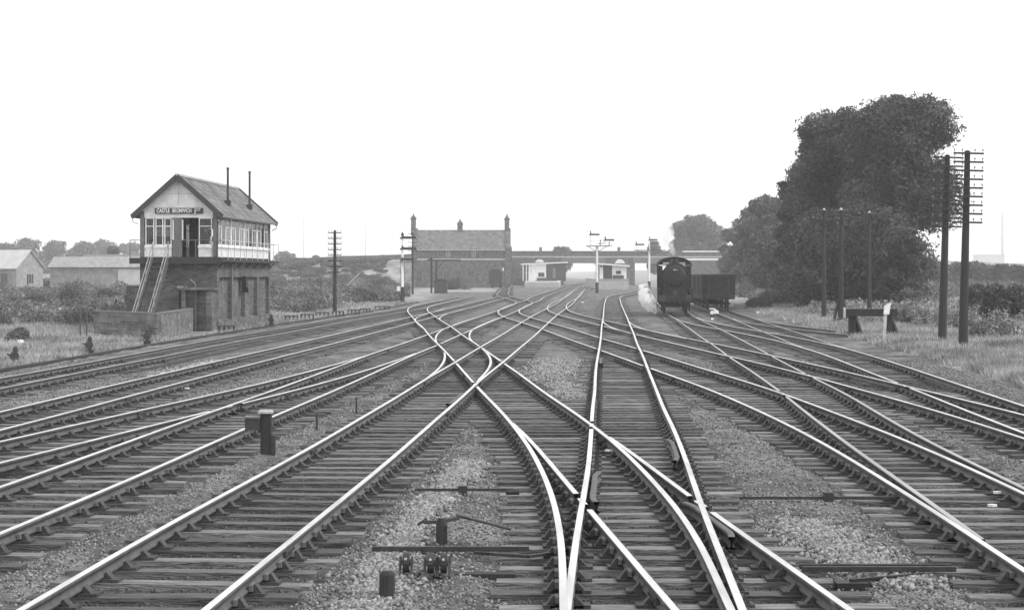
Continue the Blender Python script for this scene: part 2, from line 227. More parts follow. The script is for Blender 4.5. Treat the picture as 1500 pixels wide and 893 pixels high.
RAILS['D2']=([12,14,16,18,20,22,24,26,28,30,32,34,36,38,40,42,44,46,48,50,52,54,56,58,60,62,64,66,68,70,74,78,82,86,90,94,98,102,106,110,114,118,122,126,130,134,138,142,146,150,154,158,162,166,170,174,178,182,186,190,194,198,202,206,210,214,218,222,226,230,234,238,242,246,250,262,274,286,298,310,322,334,346,358,370,382,394,406,418,430,442,454,466,478,488],[8840,8818,8796,8775,8753,8731,8710,8688,8666,8645,8641,8643,8623,8578,8514,8437,8355,8271,8186,8095,7992,7873,7738,7590,7434,7273,7110,6951,6797,6645,6347,6053,5768,5496,5238,4991,4735,4459,4174,3894,3630,3387,3171,2990,2853,2765,2729,2741,2794,2885,3003,3143,3304,3481,3674,3881,4099,4327,4561,4801,5043,5285,5526,5762,5992,6215,6430,6638,6841,7037,7229,7415,7598,7778,7955,8473,8987,9510,10056,10625,11214,11818,12437,13066,13702,14342,14984,15624,16259,16886,17502,18104,18690,19265,19741],[10430,10398,10366,10334,10303,10271,10239,10207,10176,10144,10123,10107,10077,10031,9968,9891,9806,9719,9632,9544,9448,9341,9224,9097,8964,8826,8683,8536,8384,8227,7900,7565,7241,6940,6674,6433,6184,5919,5648,5382,5129,4892,4679,4501,4368,4289,4261,4275,4326,4411,4522,4656,4812,4988,5180,5387,5605,5833,6068,6308,6551,6794,7036,7272,7503,7724,7939,8146,8348,8544,8735,8922,9105,9284,9461,9980,10493,11017,11563,12132,12720,13325,13944,14573,15209,15849,16491,17131,17766,18393,19009,19611,20197,20772,21248])
RAILS['L']=([17.3,19.3,21.3,23.3,25.3,27.3,29.3,31.3,33.3,35.3,37.3,39.3,41.3,43.3,45.3,47.3,49.3,51.3,53.3,55.3,57.3,59.3,61.3,63.3,65.3,67.3,69.3,71.3,75.3,79.3,83.3,87.3,91.3,95.3,99.3,103.3,107.3,111.3,115.3,119.3,123.3,127.3,131.3,135.3,139.3,143.3,147.3,151.3,155.3,159.3,163.3,167.3,171.3,175.3,179.3,183.3,187.3,191.3,195.3,199.3,200],[4801,4922,5029,5131,5233,5336,5441,5553,5673,5795,5919,6048,6182,6311,6428,6538,6648,6753,6860,6953,7042,7133,7234,7344,7461,7576,7689,7796,7993,8186,8398,8623,8853,9078,9293,9507,9721,9915,10098,10298,10521,10763,11016,11270,11522,11774,12026,12278,12529,12781,13033,13285,13537,13789,14041,14293,14544,14796,15048,15300,15347],[6379,6468,6548,6622,6694,6769,6851,6948,7068,7200,7342,7488,7629,7752,7854,7948,8045,8147,8255,8364,8473,8584,8697,8814,8934,9050,9162,9273,9493,9710,9924,10134,10341,10543,10739,10938,11143,11338,11534,11753,11996,12253,12519,12785,13050,13315,13580,13845,14110,14375,14639,14904,15169,15434,15699,15964,16229,16494,16758,17023,17072])
RAILS['R']=([20,22,24,26,28,30,32,34,36,38,40,42,44,46,48,50,52,54,56,58,60,62,64,66,68,70,74,78,82,86,90,94,98,102,106,110,114,118,122,126,130,133.2],[8241,8356,8472,8587,8702,8818,8933,9038,9149,9268,9393,9518,9638,9750,9857,9967,10081,10201,10320,10435,10542,10642,10730,10804,10860,10900,10935,10905,10794,10610,10381,10152,9969,9865,9854,9923,10046,10215,10426,10670,10932,11149],[9769,9875,9982,10089,10196,10302,10409,10507,10610,10719,10835,10955,11078,11201,11325,11451,11578,11702,11821,11932,12034,12130,12217,12291,12349,12387,12410,12360,12232,12040,11822,11619,11465,11377,11363,11419,11532,11699,11915,12165,12434,12655])
RAILS['G']=([59.3,61.3,63.3,65.3,67.3,69.3,71.3,75.3,79.3,83.3,87.3,91.3,95.3,99.3,103.3,107.3,111.3,115.3,119.3,123.3,127.3,131.3,135.3,139.3,143.3,147.3,151.3,155.3,159.3,163.3,167.3,171.3,175.3,179.3,183.3,187.3,191.3,195.3,199.3,203.3,207.3,211.3,215],[10515,10601,10684,10762,10836,10913,11001,11220,11475,11717,11928,12153,12407,12660,12899,13127,13359,13587,13798,14003,14224,14455,14678,14883,15083,15287,15491,15694,15898,16102,16306,16510,16714,16918,17122,17326,17530,17734,17937,18141,18345,18549,18736],[12021,12104,12186,12266,12346,12429,12520,12736,12983,13223,13442,13661,13889,14118,14347,14576,14802,15015,15211,15410,15634,15874,16108,16325,16536,16752,16967,17183,17399,17614,17830,18046,18261,18477,18692,18908,19124,19339,19555,19771,19986,20202,20399])
RAILS['Y']=([139.1,143.1,147.1,151.1,155.1,159.1,163.1,167.1,171.1,175.1,179.1,183.1,187.1,191.1,195.1,199.1,203.1,207.1,211.1,215.1,219.1,223.1,227.1,231.1,235.1,239.1,243.1,247.1,251.1,263.1,275.1,287.1,299.1,311.1,323.1,335.1,347.1,359.1,371.1,383.1,395.1,400],[-975,-779,-580,-383,-191,-12,148,279,365,391,352,254,106,-83,-299,-523,-738,-937,-1126,-1305,-1470,-1617,-1738,-1834,-1910,-1968,-2009,-2036,-2050,-2029,-1970,-1958,-1994,-2032,-2039,-2019,-1980,-1928,-1871,-1815,-1754,-1725],[511,711,913,1114,1306,1485,1646,1780,1870,1899,1862,1768,1627,1449,1245,1029,815,611,414,227,56,-93,-217,-318,-399,-460,-503,-531,-545,-522,-460,-450,-488,-525,-534,-515,-475,-423,-364,-306,-269,-264])
RAILS['S1']=([84,88,92,96,100,104,108,112,116,120,124,128,132,136,140,143],[-3816,-4108,-4407,-4722,-5054,-5382,-5672,-5889,-6005,-6015,-5943,-5826,-5694,-5553,-5404,-5291],[-2310,-2589,-2878,-3185,-3518,-3855,-4161,-4399,-4543,-4589,-4547,-4431,-4272,-4091,-3899,-3753])
RAILS['S2']=([57.3,59.3,61.3,63.3,65.3,67.3,69.3,71.3,75.3,79.3,83.3,87.3,91.3,95.3,99.3,103.3,107.3,111.3,115.3,118.3],[-1751,-1908,-2065,-2222,-2377,-2532,-2685,-2836,-3107,-3298,-3416,-3465,-3433,-3323,-3165,-2979,-2770,-2543,-2305,-2123],[-228,-388,-547,-705,-863,-1021,-1178,-1333,-1618,-1821,-1936,-1983,-1954,-1846,-1685,-1490,-1271,-1035,-787,-598])
RAILS['S3']=([37.4,39.4,41.4,43.4,45.4,47.4,49.4,51.4,53.4,55.4,57.4,59.4,61.4,63.4,65.4,67.4,69.4,71.4,75.4,79.4,83.4,87.4,91.4,95.4],[-2810,-2692,-2583,-2484,-2395,-2316,-2250,-2196,-2158,-2142,-2149,-2177,-2228,-2303,-2404,-2529,-2673,-2829,-3147,-3454,-3751,-4043,-4333,-4621],[-1347,-1241,-1144,-1056,-976,-901,-830,-760,-701,-665,-657,-681,-735,-816,-922,-1046,-1183,-1331,-1634,-1935,-2232,-2527,-2820,-3113])
RAILS['S4']=([75.7,79.7,83.7,87.7,91.7,95.7,99.7,103.7,107.7,111.7,115.7,119.7,123.7,127.7,131.7,135.7,139.7,143.7,147.7,151.7,155.7,159.7,163.7,167.7,171.7,175.7,179.7,182.7],[6227,5925,5640,5392,5215,5123,5115,5186,5324,5511,5718,5928,6135,6341,6545,6748,6951,7153,7356,7560,7766,7974,8185,8400,8619,8843,9074,9249],[7732,7393,7073,6804,6629,6552,6557,6638,6791,6996,7218,7437,7648,7853,8056,8258,8459,8660,8863,9066,9272,9481,9693,9909,10130,10357,10589,10766])
# ---------------------------------------------------------------- track geometry
G_ = 1.505
PRI = ['T5', 'X1', 'T4', 'T2', 'T1', 'W', 'D1', 'D2', 'L', 'R', 'G', 'T3', 'Q', 'Y', 'S1', 'S2', 'S3', 'S4']
RT = {}
for k, (D, a, b) in RAILS.items():
    D = np.array(D, float); a = np.array(a) / 1000.; b = np.array(b) / 1000.
    lo, hi = D[0], D[-1]; n_ = int((hi - lo) / 1.0) + 2; q = np.linspace(lo, hi, n_)
    ia = np.interp(q, D, a); ib = np.interp(q, D, b)
    if k == 'R': ia2 = ia
    for _ in range(3):          # take the corners off the coarse samples
        for z_ in (ia, ib): z_[1:-1] = 0.25 * z_[:-2] + 0.5 * z_[1:-1] + 0.25 * z_[2:]
    RT[k] = (q, ia, ib)
def centre(k, Y):
    q, a, b = RT[k]; return np.interp(Y, q, (a + b) / 2, left=np.nan, right=np.nan)
def sstep(a, b, x):
    t = np.clip((x - a) / (b - a), 0, 1); return t * t * (3 - 2 * t)
def vnoise(X, Y, s, seed=0):
    x = X / s + seed * 17.3; y = Y / s + seed * 7.7
    xi = np.floor(x).astype(int); yi = np.floor(y).astype(int); fx = x - xi; fy = y - yi
    fx = fx * fx * (3 - 2 * fx); fy = fy * fy * (3 - 2 * fy)
    def h(i, j):
        t = np.sin(i * 127.1 + j * 311.7 + seed * 74.7) * 43758.5453; return t - np.floor(t)
    return (h(xi, yi) * (1 - fx) + h(xi + 1, yi) * fx) * (1 - fy) + (h(xi, yi + 1) * (1 - fx) + h(xi + 1, yi + 1) * fx) * fy
def track_dist(X, Y):
    d = np.full(X.shape, 99.0)
    for k in RT:
        c = centre(k, Y); d = np.fmin(d, np.abs(X - c))
    return d
# edges of the railway land, left and right
LB = ([0, 20, 60, 100, 150, 200, 250, 290, 330, 1000], None)
def left_edge(Y):
    q, a, b = RT['T1']
    e = np.interp(Y, q, a) - 1.9
    return np.where(Y > 200, np.interp(Y, [200, 290, 310, 380, 1000], [e_at200, -11.0, -24, -26, -26]), e)
def right_edge(Y):
    q, a, b = RT['R']; q2, a2, b2 = RT['G']
    e = np.interp(Y, q, b) + 1.5; e2 = np.interp(Y, q2, b2) + 1.6
    e = np.where(Y > 62, np.maximum(e, e2), e)
    return np.where(Y > 215, np.interp(Y, [215, 330, 450, 1000], [e2_at, 27, 30, 34]), e)
e_at200 = float(np.interp(200, RT['T1'][0], RT['T1'][1]) - 1.9); e2_at = float(np.interp(215, RT['G'][0], RT['G'][2]) + 1.6)
def ground_z(X, Y):
    X = np.asarray(X, float); Y = np.asarray(Y, float)
    d = track_dist(X, Y)
    z = -0.242 + 0.06 * sstep(1.25, 1.7, d) + (vnoise(X, Y, 1.1, 14) - 0.5) * 0.035
    z = z + (vnoise(X, Y, 0.35, 1) - 0.5) * 0.03 + (vnoise(X, Y, 1.6, 2) - 0.5) * 0.05 * sstep(1.0, 2.0, d)
    tl = left_edge(Y) - X; tr = X - right_edge(Y)
    z += np.where(tl > 0, sstep(0, 2, tl) * (-0.05) + (vnoise(X, Y, 5, 3) - 0.5) * 0.35 * sstep(2, 8, tl) * sstep(0, 1, tl) + (vnoise(X, Y, 0.8, 5) - 0.5) * 0.08, 0)
    z += np.where(tr > 0, sstep(0, 3, tr) * 0.05 + sstep(3, 16, tr) * 0.3 + (vnoise(X, Y, 5, 4) - 0.5) * 0.4 * sstep(2, 8, tr) + (vnoise(X, Y, 0.8, 6) - 0.5) * 0.1, 0)
    # road embankment climbing to the bridge, on both sides of the railway
    prof = sstep(436, 453, Y) * (1 - sstep(476, 494, Y))
    hl = np.interp(X, [-160, -60, -20, -1.5, -1.0], [0.5, 5.4, 6.6, 6.7, 0]); hr = np.interp(X, [52, 56, 90, 200], [0, 6.9, 6.4, 2.0])
    z += prof * np.where(X < 0, hl, hr)
    z += sstep(520, 1300, Y) * 5.0 * sstep(25, 90, np.abs(X - 20))
    return z

# ---------------------------------------------------------------- the ground sheet
ys = np.concatenate([np.linspace(-8, 12, 12)[:-1], 12 * (95 / 12.) ** np.linspace(0, 1, 640)[:-1], 95 * (600 / 95.) ** np.linspace(0, 1, 240)[:-1], 600 * (3200 / 600.) ** np.linspace(0, 1, 50)])
us = np.linspace(-1, 1, 560); us = us * (0.42 + 0.58 * us ** 2)
YY, UU = np.meshgrid(ys, us, indexing='ij'); XX = UU * (26 + np.maximum(YY, 0) * 0.95)
ZZ = ground_z(XX, YY)
nv = XX.size; verts = np.stack([XX.ravel(), YY.ravel(), ZZ.ravel()], 1)
r_, c_ = XX.shape; i0 = (np.arange(r_ - 1)[:, None] * c_ + np.arange(c_ - 1)[None]).ravel()
faces = np.stack([i0, i0 + 1, i0 + c_ + 1, i0 + c_], 1)
gm = bpy.data.materials.new('ground_cinders_and_grass'); gm.use_nodes = True; n = gm.node_tree; p = n.nodes['Principled BSDF']; p.inputs['Roughness'].default_value = 0.95; p.inputs['Specular IOR Level'].default_value = 0.15
def nd(t, **kw):
    x = n.nodes.new(t)
    for a, b in kw.items(): setattr(x, a, b)
    return x
tc = nd('ShaderNodeTexCoord')
def noise(s, det=6, rg=0.6):
    z = nd('ShaderNodeTexNoise'); z.inputs['Scale'].default_value = s; z.inputs['Detail'].default_value = det; z.inputs['Roughness'].default_value = rg; n.links.new(tc.outputs['Object'], z.inputs['Vector']); return z.outputs['Fac']
def rng_(f, a, b, c, d):
    z = nd('ShaderNodeMapRange'); z.inputs[1].default_value = a; z.inputs[2].default_value = b; z.inputs[3].default_value = c; z.inputs[4].default_value = d; n.links.new(f, z.inputs[0]); return z.outputs[0]
def mth(op, a, b):
    z = nd('ShaderNodeMath', operation=op)
    for i, q in enumerate((a, b)):
        if isinstance(q, (int, float)): z.inputs[i].default_value = q
        else: n.links.new(q, z.inputs[i])
    return z.outputs[0]
def mixf(f, a, b):
    z = nd('ShaderNodeMix'); n.links.new(f, z.inputs[0])
    for i, q in ((2, a), (3, b)):
        if isinstance(q, (int, float)): z.inputs[i].default_value = q
        else: n.links.new(q, z.inputs[i])
    return z.outputs[0]
vo = nd('ShaderNodeTexVoronoi'); vo.inputs['Scale'].default_value = 34; n.links.new(tc.outputs['Object'], vo.inputs['Vector'])
sv = nd('ShaderNodeSeparateColor'); n.links.new(vo.outputs['Color'], sv.inputs[0])
stone = rng_(sv.outputs[0], 0, 1, 0.6, 1.4)
at = nd('ShaderNodeAttribute', attribute_name='zone'); sa = nd('ShaderNodeSeparateColor'); n.links.new(at.outputs['Color'], sa.inputs[0])
cin = mth('MULTIPLY', rng_(noise(1.0, 9, 0.75), 0.35, 0.65, 0.07, 0.24), stone)
oil = mth('MULTIPLY', rng_(noise(2.0, 6), 0.3, 0.7, 0.03, 0.085), stone)
pale = mth('MULTIPLY', rng_(noise(1.5, 6), 0.3, 0.7, 0.26, 0.42), stone)
gr = mth('MULTIPLY', rng_(noise(0.3, 10, 0.75), 0.35, 0.65, 0.13, 0.42), rng_(noise(9, 4), 0.3, 0.7, 0.75, 1.25))
cin = mth('MULTIPLY', cin, rng_(noise(0.3, 5, 0.7), 0.35, 0.65, 0.6, 1.35)); c = mixf(sa.outputs[1], cin, oil); c = mixf(sa.outputs[2], c, pale); c = mixf(sa.outputs[0], c, gr)
n.links.new(c, p.inputs['Base Color'])
bp = nd('ShaderNodeBump'); bp.inputs['Strength'].default_value = 0.9; bp.inputs['Distance'].default_value = 0.03
n.links.new(mth('ADD', vo.outputs['Distance'], mth('MULTIPLY', noise(14, 5), 1.5)), bp.inputs['Height']); n.links.new(bp.outputs[0], p.inputs['Normal'])
M['ground'] = gm
go = np_mesh('ground', verts, faces, 'ground'); tag(go, kind='structure')
X = XX.ravel(); Y = YY.ravel(); d = track_dist(X, Y)
grs = np.clip(sstep(-0.2, 1.3, left_edge(Y) - X + (vnoise(X, Y, 1.2, 9) - 0.5) * 1.6) + sstep(0.4, 2.2, X - right_edge(Y) + (vnoise(X, Y, 1.2, 8) - 0.5) * 1.8), 0, 1)
oilm = (1 - sstep(0.8, 1.6, d + (vnoise(X, Y, 0.9, 12) - 0.5) * 0.6)) * (.7 + .3 * vnoise(X, Y, 3, 13))
def strip(X, Y, x0, y0, x1, y1, wd):
    dx, dy = x1 - x0, y1 - y0; t = np.clip(((X - x0) * dx + (Y - y0) * dy) / (dx * dx + dy * dy), 0, 1)
    return 1 - sstep(0.6, 1.15, np.hypot(X - x0 - t * dx, Y - y0 - t * dy) / wd + (vnoise(X, Y, 0.4, 21) - 0.5) * 0.6 + (vnoise(X, Y, 1.7, 22) - 0.5) * 1.1)
PALE = [(-1.3, 14.5, -1.22, 20.5, 0.27), (-1.22, 20.5, -0.62, 29, 0.24), (3.75, 17.6, 3.3, 22, 0.42), (0.9, 51, 1.7, 63, 0.7), (1.4, 44, 1.3, 50, 0.5), (8.6, 60, 9.1, 74, 0.35), (-10.2, 53, -9.9, 63, 0.4), (13.7, 50, 14.2, 58, 0.35), (3.4, 100, 5.4, 102, 0.6)]
palem = np.zeros_like(X)
for s_ in PALE: palem = np.maximum(palem, strip(X, Y, *s_[:4], s_[4]))
yard = sstep(285, 300, Y) * (1 - sstep(345, 375, Y)) * sstep(-20, -15, X) * (1 - sstep(-4, -1, X))
palem = np.maximum(palem, yard * 0.9)
ca = go.data.color_attributes.new('zone', 'FLOAT_COLOR', 'POINT')
ca.data.foreach_set('color', np.stack([grs, oilm, palem, np.ones_like(X)], 1).astype(np.float32).ravel())
go.data.polygons.foreach_set('use_smooth', [True] * len(go.data.polygons))

# ---------------------------------------------------------------- loose ballast stones
def stones(name, X, Y, size, m, lift=0.3):
    k = len(X); base = np.array([[1, 0, 0], [-1, 0, 0], [0, 1, 0], [0, -1, 0], [0, 0, 1], [0, 0, -1], [.62, .62, .5], [-.62, .6, -.4]], float)[:6]
    fc = np.array([[0, 2, 4], [2, 1, 4], [1, 3, 4], [3, 0, 4], [2, 0, 5], [1, 2, 5], [3, 1, 5], [0, 3, 5]])
    v = np.repeat(base[None], k, 0) * (0.6 + 0.8 * rng.random((k, 6, 1))) * (size * (0.6 + 0.8 * rng.random(k)))[:, None, None] * np.array([1, 1, 0.75])
    A = rng.normal(size=(k, 3, 3)); Q, _ = np.linalg.qr(A); v = np.einsum('kij,kvj->kvi', Q, v)
    v += np.stack([X, Y, ground_z(X, Y) + size * lift], 1)[:, None, :]
    return np_mesh(name, v.reshape(-1, 3), (fc[None] + 6 * np.arange(k)[:, None, None]).reshape(-1, 3), m)
def leafmat_stone(nm, lo, hi):
    m = bpy.data.materials.new(nm); m.use_nodes = True; n = m.node_tree; p = n.nodes['Principled BSDF']; p.inputs['Roughness'].default_value = 0.9; p.inputs['Specular IOR Level'].default_value = 0.2
    g = n.nodes.new('ShaderNodeNewGeometry'); mr = n.nodes.new('ShaderNodeMapRange'); mr.inputs[3].default_value = lo; mr.inputs[4].default_value = hi
    n.links.new(g.outputs['Random Per Island'], mr.inputs[0]); n.links.new(mr.outputs[0], p.inputs['Base Color']); return m
M['cinder'] = leafmat_stone('cinder_ballast', 0.06, 0.34); M['oily'] = leafmat_stone('oily_ballast', 0.025, 0.14); M['chips'] = leafmat_stone('pale_chippings', 0.10, 0.37)
nS = 170000
Ys = 12.5 + 50 * rng.random(nS) ** 2.0; Xs = (rng.random(nS) * 2 - 1) * Ys * 0.31
ds = track_dist(Xs, Ys); keep = rng.random(nS) < np.where(ds < 1.25, 0.6, 0.85); keep &= (left_edge(Ys) - Xs < -.2) & (Xs - right_edge(Ys) < .3); Xs, Ys = Xs[keep], Ys[keep]
cr = track_dist(Xs, Ys) < 1.22 + rng.normal(size=len(Xs)) * .08
tag(stones('ballast', Xs[~cr], Ys[~cr], 0.0135 * (0.8 + Ys[~cr] / 50), 'cinder'), 'cinder and stone ballast lying between the tracks', 'ballast', kind='stuff')
tag(stones('ballast', Xs[cr], Ys[cr], 0.0125 * (0.8 + Ys[cr] / 50), 'oily'), 'dark oily ballast lying between the sleepers', 'ballast', kind='stuff')
px, py = [], []
for s_ in PALE[:5]:
    k = int(1900 * s_[4] * math.hypot(s_[2] - s_[0], s_[3] - s_[1]) ** 1.0 * (1.0 if s_[1] < 30 else 0.25)); t = rng.random(k)
    px.append(s_[0] + (s_[2] - s_[0]) * t + rng.normal(size=k) * s_[4] * 0.55); py.append(s_[1] + (s_[3] - s_[1]) * t + rng.normal(size=k) * s_[4] * 0.5)
px, py = np.concatenate(px), np.concatenate(py)
tag(stones('chippings', px, py, 0.028 * (0.8 + py / 80), 'chips', 0.7), 'pale stone chippings heaped beside the sleeper ends in the middle foreground', 'chippings', kind='stuff')

# ---------------------------------------------------------------- tracks: rails, sleepers, chairs
TL = {
 'T5': ('straight bright-railed main line running from bottom left of centre up to the station', 'main'),
 'X1': ('track curving from bottom centre across the slips towards the signal box side', 'main'),
 'T4': ('main line just left of the central crossing, next to the post with a white cap', 'main'),
 'T2': ('bright-railed track second from the signal box', 'main'),
 'T1': ('dull-railed track nearest the signal box and its grass verge', 'dull'),
 'T3': ('short branch track joining the main line at the left edge, between two longer tracks', 'main'),
 'W': ('bright track that runs almost straight up from bottom centre to the white steam', 'main'),
 'Q': ('diverging track leaving the central turnout towards the bottom right corner', 'main'),
 'D1': ('long diagonal crossing track from the left main lines down to the lower right edge', 'main'),
 'D2': ('upper long diagonal track running from the station line to the right edge', 'main'),
 'L': ('dull-railed track leading down right from under the steam locomotive', 'dull'),
 'R': ('rightmost track bending along the right-hand grass verge', 'main'),
 'G': ('dull siding track coming down from the open wagons', 'dull'),
 'Y': ('small bent track turning out in front of the goods van near the station', 'dull'),
 'S1': ('far curved slip track inside the crossing left of centre', 'main'),
 'S2': ('middle curved slip track inside the central crossing', 'main'),
 'S3': ('nearest curved slip track bending left inside the central crossing', 'main'),
 'S4': ('curved slip track joining the vertical bright line to the upper diagonal line', 'main')}
def rail_mesh(q, x, zt, name, top, parent, cut=None):
    """bullhead rail swept along (x(q), q); head 70 mm wide, 145 mm deep"""
    prof = [(-.036, -.004), (-.030, 0.0), (.030, 0.0), (.036, -.004), (.036, -.040), (.010, -.052), (.010, -.105), (.035, -.118), (.035, -.145), (-.035, -.145), (-.035, -.118), (-.010, -.105), (-.010, -.052), (-.036, -.040)]
    s = np.gradient(x, q); nx = 1 / np.sqrt(1 + s * s); ny = -s * nx; k = len(prof); v = []
    for i in range(len(q)):
        for (a, b) in prof: v.append((x[i] + nx[i] * a, q[i] + ny[i] * a, zt + b))
    v = np.array(v); f = []; mi = []
    for i in range(len(q) - 1):
        if cut is not None and (cut[i] or cut[i + 1]): continue
        for j in range(k):
            f.append((i * k + j, i * k + (j + 1) % k, (i + 1) * k + (j + 1) % k, (i + 1) * k + j)); mi.append(1 if j in (0, 1, 2) else 0)
    o = np_mesh(name, v, np.array(f), 'railside', parent); o.data.materials.append(M[top]); o.data.polygons.foreach_set('material_index', mi)
    import bmesh
    bm = bmesh.new(); bm.from_mesh(o.data); bmesh.ops.recalc_face_normals(bm, faces=bm.faces); bm.to_mesh(o.data); bm.free()
    return o
built = []; TRK = {}; RR = {}
order = ['T5', 'X1', 'T4', 'T2', 'T1', 'W', 'D1', 'D2', 'L', 'R', 'G', 'T3', 'Q', 'Y', 'S1', 'S2', 'S3', 'S4']
FAR = set()
for idx, k in enumerate(order):
    q, a, b = RT[k]; lab, kind = TL[k]
    t = thing('railway_track', lab, 'track', (0, 0, 0), group='tracks of the junction'); TRK[k] = t; RR[k] = []
    for x in (a, b):
        s = np.zeros(len(q), bool)
        for (q2, x2) in built: s |= np.abs(x - np.interp(q, q2, x2, left=1e9, right=1e9)) < 0.03
        i, j = 0, len(q)
        while i < j and s[i]: i += 1
        while j > i and s[j - 1]: j -= 1
        if j - i < 4: continue
        dull = kind == 'dull'
        # flangeway gaps where this rail is crossed by one already laid (one mesh, cut into lengths)
        qf = np.unique(np.concatenate([np.arange(q[i], min(q[j - 1], 100), .12), q[i:j]])) if q[i] < 100 else q[i:j]; xf = np.interp(qf, q, x); cutm = np.zeros(len(qf), bool)
        for (q2, x2) in built:
            dd = xf - np.interp(qf, q2, x2, left=1e9, right=1e9); bd = (np.abs(dd) > .045) & (np.abs(dd) < .095); m_ = 0
            while m_ < len(qf):
                if bd[m_]:
                    e_ = m_
                    while e_ + 1 < len(qf) and bd[e_ + 1]: e_ += 1
                    w0, w1 = max(0, m_ - 12), min(len(qf) - 1, e_ + 12)
                    if qf[e_] - qf[m_] < 1.3 and dd[w0] * dd[w1] < 0 and qf[m_] < 100: cutm[m_:e_ + 1] = True
                    m_ = e_ + 1
                else: m_ += 1
        rail_mesh(qf, xf, -0.0012 * idx, 'rail', 'raildull' if dull else 'railtop', t, cutm)
        RR[k].append((q[i:j], x[i:j])); 
    for x in (a, b): built.append((q, x))
# sleepers and crossing timbers
slp_me = {}
def slp(L):
    key = round(L * 4) / 4
    if key not in slp_me:
        mb = MB(); l = key / 2; mb.box(-l, l, -.127, .127, -.13, 0); me_o = mb.build('sleeper', 'sleeper'); me = me_o.data; bpy.data.objects.remove(me_o); slp_me[key] = me
    return slp_me[key]
def chair_me():
    mb = MB(); mb.box(-.18, .18, -.095, .095, 0, .03)
    mb.prism([(-.12, .029), (-.04, .029), (-.04, .085), (-.06, .095)], -.06, .06)
    mb.prism([(.15, .029), (.075, .029), (.075, .105), (.095, .11)][::-1], -.06, .06); mb.cur = 1
    mb.box(.038, .073, -.10, .10, .05, .105)
    o = mb.build('chair', ['chair', 'key']); me = o.data; bpy.data.objects.remove(o); return me
CH = chair_me()
def allrails_at(Y):
    o = []
    for k in order:
        for (q, x) in RR[k]:
            if q[0] <= Y <= q[-1]:
                o.append((float(np.interp(Y, q, x)), k))
    return o
cnt = 0; far_boxes = {k: [] for k in order}; nsl = {k: 0 for k in order}
for idx, k in enumerate(order):
    q, a, b = RT[k]; c = (a + b) / 2; sl = np.gradient(c, q)
    Yv = max(q[0], 11) + rng.random() * 0.5; step = 0.70 if k in ('T5', 'X1', 'W', 'Q', 'D1') else 0.74
    while Yv < min(q[-1], 420):
        cx = float(np.interp(Yv, q, c)); s0 = float(np.interp(Yv, q, sl))
        if abs(cx) > 0.31 * Yv + 3: Yv += step; continue
        lo, hi = cx - 1.3, cx + 1.3; skip = False; done = {k}; grow = True
        while grow:
            grow = False
            for k2 in order:
                if k2 in done: continue
                q2, a2, b2 = RT[k2]
                if not (q2[0] <= Yv <= q2[-1]): continue
                c2 = float(np.interp(Yv, q2, (a2 + b2) / 2))
                if lo - 1.3 + 0.12 < c2 < hi + 1.3 - 0.12 and abs(c2 - cx) < 5.2:
                    if hi - lo > 6.5: continue
                    done.add(k2)
                    if order.index(k2) < idx: skip = True; break
                    lo = min(lo, c2 - 1.3); hi = max(hi, c2 + 1.3); grow = True
            if skip: break
        if not skip:
            L = hi - lo; mx_ = (lo + hi) / 2 + rng.normal() * 0.03; z = -0.19 + rng.normal() * 0.004 - 0.001 * (idx % 5); rot = -math.atan(s0) * (1.0 if L < 3 else 0.3) + rng.normal() * 0.006
            yy = Yv + rng.normal() * 0.025
            if nsl[k] < 100 and Yv < 130:
                nsl[k] += 1
                o = bpy.data.objects.new('sleeper', slp(L)); link(o, TRK[k]); o.location = (mx_, yy, z); o.rotation_euler = (rng.normal() * 0.01, rng.normal() * 0.004, rot)
                if Yv < 62:
                    for (rx, rk) in allrails_at(yy):
                        if lo < rx < hi:
                            ch = bpy.data.objects.new('chair', CH); link(ch, o); ch.location = (rx - mx_, (rx - mx_) * -math.tan(rot) * 0 , 0.001)
                            ch.rotation_euler = (0, 0, math.pi if rx < cx else 0)
                            cnt += 1
            else: far_boxes[k].append((mx_, yy, z, L / 2, rot))
        Yv += step * (1 if Yv < 200 else 1.0)
for k, bx in far_boxes.items():
    if not bx: continue
    mb = MB()
    for (x, y, z, l, r) in bx:
        ca_, sa_ = math.cos(r), math.sin(r); q8 = [(sx * l, sy * .127, zz) for zz in (-.13, 0) for sx, sy in ((-1, -1), (1, -1), (1, 1), (-1, 1))]
        mb.add([(x + px_ * ca_ - py_ * sa_, y + px_ * sa_ + py_ * ca_, z + pz_) for px_, py_, pz_ in q8], [(0, 3, 2, 1), (4, 5, 6, 7), (0, 1, 5, 4), (1, 2, 6, 5), (2, 3, 7, 6), (3, 0, 4, 7)])
    tag(mb.build('sleepers', 'sleeper', TRK[k], norm=False), kind='stuff')
print('chairs', cnt, 'sleepers', nsl)

# fishplates at the rail joints of the nearer tracks
fp = MB(); fp.box(-.048, -.012, -.23, .23, -.112, -.045); fp.box(.012, .048, -.23, .23, -.112, -.045)
for yy in (-.16, -.05, .05, .16): fp.box(-.062, -.048, yy - .014, yy + .014, -.09, -.06); fp.box(.048, .062, yy - .014, yy + .014, -.09, -.06)
fo = fp.build('fishplates', 'chair'); FPM = fo.data; bpy.data.objects.remove(fo)
for k in ('T5', 'X1', 'T4', 'T2', 'W', 'Q', 'D1', 'D2', 'T3', 'L'):
    for (q, x) in RR[k]:
        yy = q[0] + 5 + rng.random() * 12
        while yy < min(q[-1] - 1, 75):
            o = bpy.data.objects.new('fishplates', FPM); link(o, TRK[k]); o.location = (float(np.interp(yy, q, x)), yy, -.0012 * order.index(k)); o.rotation_euler = (0, 0, -math.atan((np.interp(yy + .5, q, x) - np.interp(yy - .5, q, x)))); yy += 18.3
